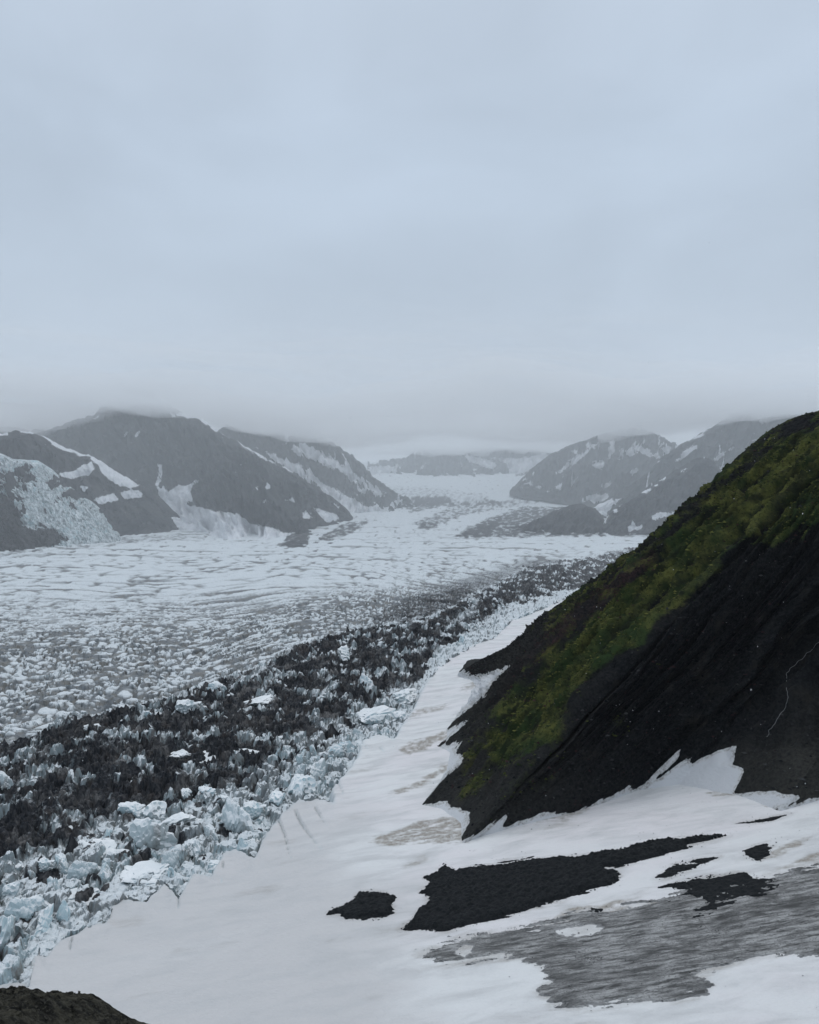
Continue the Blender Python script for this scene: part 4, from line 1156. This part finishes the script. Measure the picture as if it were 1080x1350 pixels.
G1 = 'pale ice blocks at the broken glacier edge'
LAND = [  # px, base py, width, height, mesh, label
    (200, 1122, 38, 40, 1, 'tall white serac with a broad notched top above the broken ice edge', 'the tall notched serac'),
    (128, 1128, 46, 20, 3, 'long flat snow-capped ice slab bridging a black gap', 'the long flat ice slab'),
    (154, 1136, 30, 20, 0, 'flat-topped white slab leaning right of the long ice slab', 'the leaning flat-topped slab'),
    (178, 1078, 26, 22, 6, 'rounded white ice boulder high in the broken ice edge', 'the rounded high ice boulder'),
    (203, 1076, 28, 22, 4, 'twin-lobed white ice boulder beside the dark debris band', 'the twin-lobed ice boulder'),
    (232, 1090, 32, 18, 3, 'wide ice slab with a shadowed face on dark debris', 'the wide shadowed ice slab'),
    (244, 1056, 22, 20, 0, 'bright ice block crowning the upper row of pale seracs', 'the bright crowning ice block'),
    (270, 1052, 20, 16, 7, 'small white block at the upper right end of the pale row', 'the small upper-row block'),
    (138, 1165, 22, 24, 5, 'pale blue blade of ice standing near the snow edge', 'the pale blue blade'),
    (110, 1160, 26, 26, 2, 'blue-white pinnacle beside the pale blue blade', 'the blue-white pinnacle'),
    (190, 1160, 50, 18, 3, 'long curved ice rib overhanging a black hollow', 'the long curved ice rib'),
    (82, 1150, 24, 22, 4, 'blocky white serac among grey rubble left of the pinnacle', 'the blocky rubble serac'),
    (60, 1150, 22, 18, 1, 'grey-white serac leaning on the rubble at lower left', 'the leaning grey-white serac'),
    (18, 1152, 24, 22, 0, 'white block alone on dark debris near the left edge', 'the lone left-edge block'),
    (14, 1185, 26, 24, 6, 'pair-shaped white block on black debris below the lone one', 'the pair-shaped left block'),
    (34, 1215, 34, 34, 2, 'bulky blue-white tower of ice at the lower left', 'the bulky lower-left tower'),
    (70, 1185, 26, 26, 5, 'sharp triangular ice fin above the deep grey crevasse', 'the triangular ice fin'),
    (100, 1192, 44, 20, 3, 'broad white ice table at the top of the snow edge', 'the broad ice table'),
    (10, 1250, 34, 48, 4, 'large smooth white ice block at the left edge by the scree', 'the large smooth left block'),
    (85, 1218, 20, 28, 5, 'slim white ice fin beside the deep grey crevasse', 'the slim crevasse fin'),
    (60, 1230, 30, 30, 1, 'grimy grey ice buttress inside the deep crevasse', 'the grimy ice buttress'),
    (255, 1128, 26, 22, 2, 'blue ice cluster left of the crevassed snow tongue', 'the blue ice cluster'),
    (280, 1112, 24, 22, 4, 'blue-green ice hump beside the snow slope', 'the blue-green ice hump'),
    (310, 1098, 34, 40, 2, 'tall pale ice buttress where the edge bends up valley', 'the tall pale buttress'),
    (335, 1082, 28, 24, 1, 'cracked pale ice mass above the first blue slits', 'the cracked pale ice mass'),
    (365, 1060, 24, 20, 6, 'pale block at the head of the blue crevasse slits', 'the slit-head block'),
    (395, 1045, 30, 26, 4, 'grey-green ice wall stub in the middle of the edge', 'the grey-green wall stub'),
    (420, 1030, 26, 24, 1, 'tilted blue-grey ice block along the middle edge', 'the tilted blue-grey block'),
    (450, 1000, 24, 22, 2, 'spiky blue-white ice block along the middle edge', 'the spiky middle block'),
    (490, 955, 34, 24, 0, 'pale lumpy ice mass at the snow beside dark debris', 'the pale lumpy ice mass'),
    (520, 952, 20, 16, 6, 'rounded brownish-white ice knob at the snow corner', 'the rounded snow-corner knob'),
    (535, 928, 30, 20, 7, 'wide white ice shelf where the snow strip narrows', 'the wide ice shelf'),
    (340, 930, 34, 12, 3, 'long white ice streak lying on the dark debris band', 'the long white ice streak'),
    (240, 1000, 30, 12, 3, 'flat white ice slab lying amid brown debris', 'the flat amid-debris slab'),
    (270, 1003, 34, 10, 0, 'narrow white ice ledge right of the flat amid-debris slab', 'the narrow white ledge'),
    (330, 1000, 24, 12, 7, 'pointed white ice slab in the middle of the dark band', 'the pointed dark-band slab'),
    (370, 978, 16, 9, 3, 'flat oval ice cap right of the pointed dark-band slab', 'the flat oval ice cap'),
    (205, 950, 18, 14, 6, 'white ice knob on the upper rim of the dark band', 'the upper-rim knob'),
    (250, 945, 30, 22, 1, 'cluster-shaped white serac at the middle of the upper rim', 'the cluster-shaped rim serac'),
    (290, 915, 20, 16, 4, 'bright block breaking the upper rim of the dark band', 'the bright rim block'),
    (482, 908, 18, 18, 2, 'blue-white pinnacle standing in the dark debris band', 'the debris-band pinnacle'),
    (455, 870, 20, 16, 1, 'pale serac near the far end of the black upper rim', 'the far rim serac'),
    (8, 1045, 22, 26, 4, 'bluish-white serac cut by the left frame on dark debris', 'the bluish left serac'),
    (118, 965, 14, 12, 0, 'small white block on the black upper rim at the left', 'the small left-rim block'),
]
placed = []
for px, py, w_, h_, mi, lab, short in LAND:
    w_, h_ = w_ * 1.18, h_ * 1.18
    place_serac(px, py, w_, h_, PALE[mi], lab, G1)
    placed.append((px, py, max(w_, h_), short))

r2 = random.Random(11)
LABELS = set(x[5] for x in LAND)
EDGE_ZONE = [(0, 1290), (36, 1296), (60, 1255), (95, 1228), (140, 1200), (190, 1182), (240, 1165), (280, 1150), (330, 1125), (368, 1070), (430, 1050), (455, 1015), (475, 975), (525, 950), (560, 900), (600, 860), (650, 832),
             (640, 822), (600, 850), (556, 900), (480, 945), (370, 1000), (345, 1030), (250, 1062), (150, 1082), (60, 1130), (0, 1185)]


def inside(px, py, poly):
    return float(sdf(np.array([float(px)]), np.array([float(py)]), poly)[0])


def relation(px, py):
    """where a block stands, told by the nearest block that has a name of its own"""
    best = sorted(LANDMARKS, key=lambda q: (q[0] - px) ** 2 + (q[1] - py) ** 2)[:2]
    out = []
    for q in best:
        dx, dy = px - q[0], py - q[1]
        if abs(dx) > 1.3 * abs(dy): w = 'right of' if dx > 0 else 'left of'
        elif abs(dy) > 1.3 * abs(dx): w = 'below' if dy > 0 else 'above'
        else: w = ('lower right of' if dx > 0 else 'lower left of') if dy > 0 else ('upper right of' if dx > 0 else 'upper left of')
        dist = 'just ' if math.hypot(dx, dy) < 0.9 * q[2] + 8 else ''
        out.append(f'{dist}{w} {q[3]}')
    return out


LANDMARKS = list(placed)
n_ok, tries = 0, 0
edge_pts = []
while n_ok < 250 and tries < 9000:
    tries += 1
    if tries % 5 < 3:
        px = r2.uniform(0, 640); py = r2.uniform(840, 1290)
        se = inside(px, py, EDGE_ZONE)
        if se < 1: continue
        zone = 'edge'
    else:
        px = r2.uniform(0, 640); py = r2.uniform(800, 1180)
        if inside(px, py, DARK_BAND) < 3: continue
        zone = 'dark'
    k = (py - 640) / 460.0
    if zone == 'edge':
        w_ = r2.uniform(8, 21) * (0.45 + 0.6 * k); pale = r2.random() < 0.9
    else:
        w_ = r2.uniform(6, 14) * (0.45 + 0.6 * k); pale = r2.random() < 0.26
    if any((px - q[0]) ** 2 + (1.6 * (py - q[1])) ** 2 < (0.42 * (w_ + q[2])) ** 2 for q in placed): continue
    h_ = w_ * (r2.choice([r2.uniform(0.5, 0.85), r2.uniform(0.95, 1.6)]) if pale else r2.uniform(0.8, 1.5))
    mi = (r2.choice([2, 5, 4, 1]) if h_ > w_ else r2.choice([0, 3, 6, 7, 1])) if pale else r2.randrange(4)
    size = 'large' if w_ > 17 else 'mid-sized' if w_ > 10 else 'small'
    shape = ('upright' if h_ > 1.0 * w_ else 'flat' if h_ < 0.72 * w_ else 'chunky')
    kind_ = 'white ice block' if pale else 'dirt-covered dark serac'
    lab = None
    for rel in relation(px, py):
        c = f'{size} {shape} {kind_} {rel}'
        if c not in LABELS and len(c.split()) <= 16: lab = c; break
    if lab is None: continue
    LABELS.add(lab)
    place_serac(px, py, w_, h_, (PALE if pale else DARKM)[mi], lab, G1 if zone == 'edge' else 'ice blocks standing in the dark debris band')
    placed.append((px, py, w_, None)); n_ok += 1

# ------------------------------------------------------------------ scree knoll at the camera's feet
def make_knoll():
    crest = np.array([(-120, 1290), (0, 1296), (20, 1300), (40, 1304), (60, 1303), (95, 1302), (110, 1308), (125, 1317), (140, 1327), (160, 1338), (185, 1346), (215, 1356), (300, 1400), (420, 1470)], float)
    Y0 = 26.0
    Pc = at(crest[:, 0], crest[:, 1], Y0)
    xs = np.linspace(-18, 0, 270); ys = np.concatenate([np.linspace(15, 28, 170), 28 + np.linspace(0.1, 1, 26) ** 2 * 60])
    Yg, Xg = np.meshgrid(ys, xs, indexing='ij')
    zc = np.interp(Xg, Pc[:, 0], Pc[:, 2])
    front = zc + (Y0 - Yg) * 0.50
    back = zc - 0.35 * (Yg - Y0) - 0.10 * (Yg - Y0) ** 1.9 if False else zc - 0.8 * np.maximum(Yg - Y0, 0) - 0.03 * np.maximum(Yg - Y0, 0) ** 2
    z = np.where(Yg < Y0, front, back)
    z = z - 0.25 * np.exp(-((Yg - Y0) / 1.2) ** 2)
    z = z + 0.42 * fbm(Xg / 2.2, Yg / 2.2, 4, 501) + 0.16 * (ridged(Xg / 0.8, Yg / 0.8, 3, 502) - 0.5) + 0.06 * fbm(Xg / 0.2, Yg / 0.2, 2, 503)
    ob = build_grid('scree_slope', np.stack([Xg, Yg, z], -1), M_SCREE, None, None, False)
    tag(ob, 'brown scree knoll in the near lower left corner', kind='structure')
    # loose stones, too many to count: joined
    n = 3600
    bm = bmesh.new(); bmesh.ops.create_icosphere(bm, subdivisions=1, radius=1.0)
    V = np.array([v.co[:] for v in bm.verts]); Fc = np.array([[v.index for v in f.verts] for f in bm.faces]); bm.free()
    r = np.random.default_rng(5)
    iy = r.integers(20, 160, n); ix = r.integers(0, 268, n)
    pos = np.stack([Xg[iy, ix], Yg[iy, ix], z[iy, ix]], -1)
    size = 0.035 + 0.10 * r.random(n) ** 4
    jit = 1 + 0.35 * r.normal(size=(n, len(V), 1)).clip(-1, 1)
    ax = r.uniform(0.6, 1.2, (n, 1, 3)) * np.array([1, 1, 0.7])
    A = V[None] * jit * ax * size[:, None, None] + pos[:, None] + np.array([0, 0, 0.01])
    faces = (Fc[None] + (np.arange(n) * len(V))[:, None, None]).reshape(-1, 3)
    me = bpy.data.meshes.new('gravel'); me.from_pydata(A.reshape(-1, 3).tolist(), [], faces.tolist()); me.materials.append(M_SCREE)
    o = bpy.data.objects.new('gravel', me); COL.objects.link(o)
    tag(o, 'loose brown gravel on the scree knoll', kind='stuff')


make_knoll()


# ------------------------------------------------------------------ falling snow near the camera
def make_flakes():
    n = 420
    r = np.random.default_rng(9)
    V = np.array([(0, 0, 1.5), (0.9, 0, 0), (0, 0.9, 0.1), (-0.9, 0.1, 0), (0, -0.9, 0), (0, 0, -1.5)])
    Fc = np.array([(0, 1, 2), (0, 2, 3), (0, 3, 4), (0, 4, 1), (5, 2, 1), (5, 3, 2), (5, 4, 3), (5, 1, 4)])
    Y = r.uniform(9, 26, n)
    pos = np.stack([r.uniform(-0.5, 0.62, n) * Y, Y, CAM_H + r.uniform(-0.45, 0.35, n) * Y], -1)
    A = V[None] * (0.0035 + 0.0055 * r.random(n) ** 2)[:, None, None] + pos[:, None]
    faces = (Fc[None] + (np.arange(n) * len(V))[:, None, None]).reshape(-1, 3)
    me = bpy.data.meshes.new('snowflakes'); me.from_pydata(A.reshape(-1, 3).tolist(), [], faces.tolist())
    me.materials.append(mat_plain('snowflake_white', (0.8, 0.8, 0.82)))
    o = bpy.data.objects.new('snowflakes', me); COL.objects.link(o)
    tag(o, 'sparse snowflakes drifting through the air', kind='stuff')


make_flakes()


# ------------------------------------------------------------------ low cloud on the summits, mist up the valley, haze all round
def volume_slab(name, xs, ys, zlo, thick, mat, label):
    """closed sheet with a bottom and a top surface, cut into triangles the same way so that they never cross"""
    nx, ny = len(xs), len(ys)
    X, Y = np.meshgrid(xs, ys, indexing='ij')
    Zl = zlo(X, Y); Zh = Zl + thick(X, Y)
    lo = np.stack([X, Y, Zl], -1).reshape(-1, 3); hi = np.stack([X, Y, Zh], -1).reshape(-1, 3)
    V = np.concatenate([lo, hi]); N = nx * ny
    i = np.arange(N).reshape(nx, ny)
    t = np.concatenate([np.stack([i[:-1, :-1], i[:-1, 1:], i[1:, 1:]], -1).reshape(-1, 3), np.stack([i[:-1, :-1], i[1:, 1:], i[1:, :-1]], -1).reshape(-1, 3)])
    f = t.tolist() + (t[:, ::-1] + N).tolist()
    for e in (i[0, :], i[-1, ::-1], i[::-1, 0], i[:, -1]):
        for a, b in zip(e[:-1], e[1:]): f.append([int(a), int(a) + N, int(b) + N, int(b)])
    me = bpy.data.meshes.new(name); me.from_pydata(V.tolist(), [], f); me.materials.append(mat); me.update()
    bm = bmesh.new(); bm.from_mesh(me); bmesh.ops.recalc_face_normals(bm, faces=bm.faces); bm.to_mesh(me); bm.free()
    o = bpy.data.objects.new(name, me); COL.objects.link(o)
    return tag(o, label, kind='stuff')


cl_lo = lambda X, Y: 530 + (120 * fbm(X / 800 + 3, Y / 1500, 4, 601) + 70 * fbm(X / 260, Y / 380, 4, 602, 0.55)) * smooth(1000, 3200, Y) + (75 * smooth(1100, 2300, X) + 45 * np.exp(-((X + 1450) / 330) ** 2) - 45 * np.exp(-((X + 700) / 350) ** 2)) * smooth(2500, 4000, Y) + 10 * smooth(5500, 9000, Y)
cl_th = lambda X, Y: 3 + 170 * smooth(1000, 5600, Y) * (1 + 0.35 * fbm(X / 700, Y / 800, 3, 603))
volume_slab('low_cloud', np.linspace(-9000, 9000, 150), np.linspace(1000, 11500, 110), cl_lo, cl_th, mat_volume('low_cloud_vapour', 0.0024, (1, 1, 1)), 'low grey cloud hiding the mountain tops')
volume_slab('mist', np.array([-9000.0, 9000.0]), np.array([1250.0, 11600.0]), lambda X, Y: -40 + 0 * X, lambda X, Y: 1000 + 0 * X, mat_volume('valley_mist', 0.00014, (0.97, 0.99, 1.0)), 'thin mist filling the upper valley')
volume_slab('haze', np.array([-10000.0, 10000.0]), np.array([-300.0, 11900.0]), lambda X, Y: -60 + 0 * X, lambda X, Y: 1100 + 0 * X, mat_volume('haze_air', 0.00001, (0.95, 0.98, 1.0)), 'thin even haze in the air')
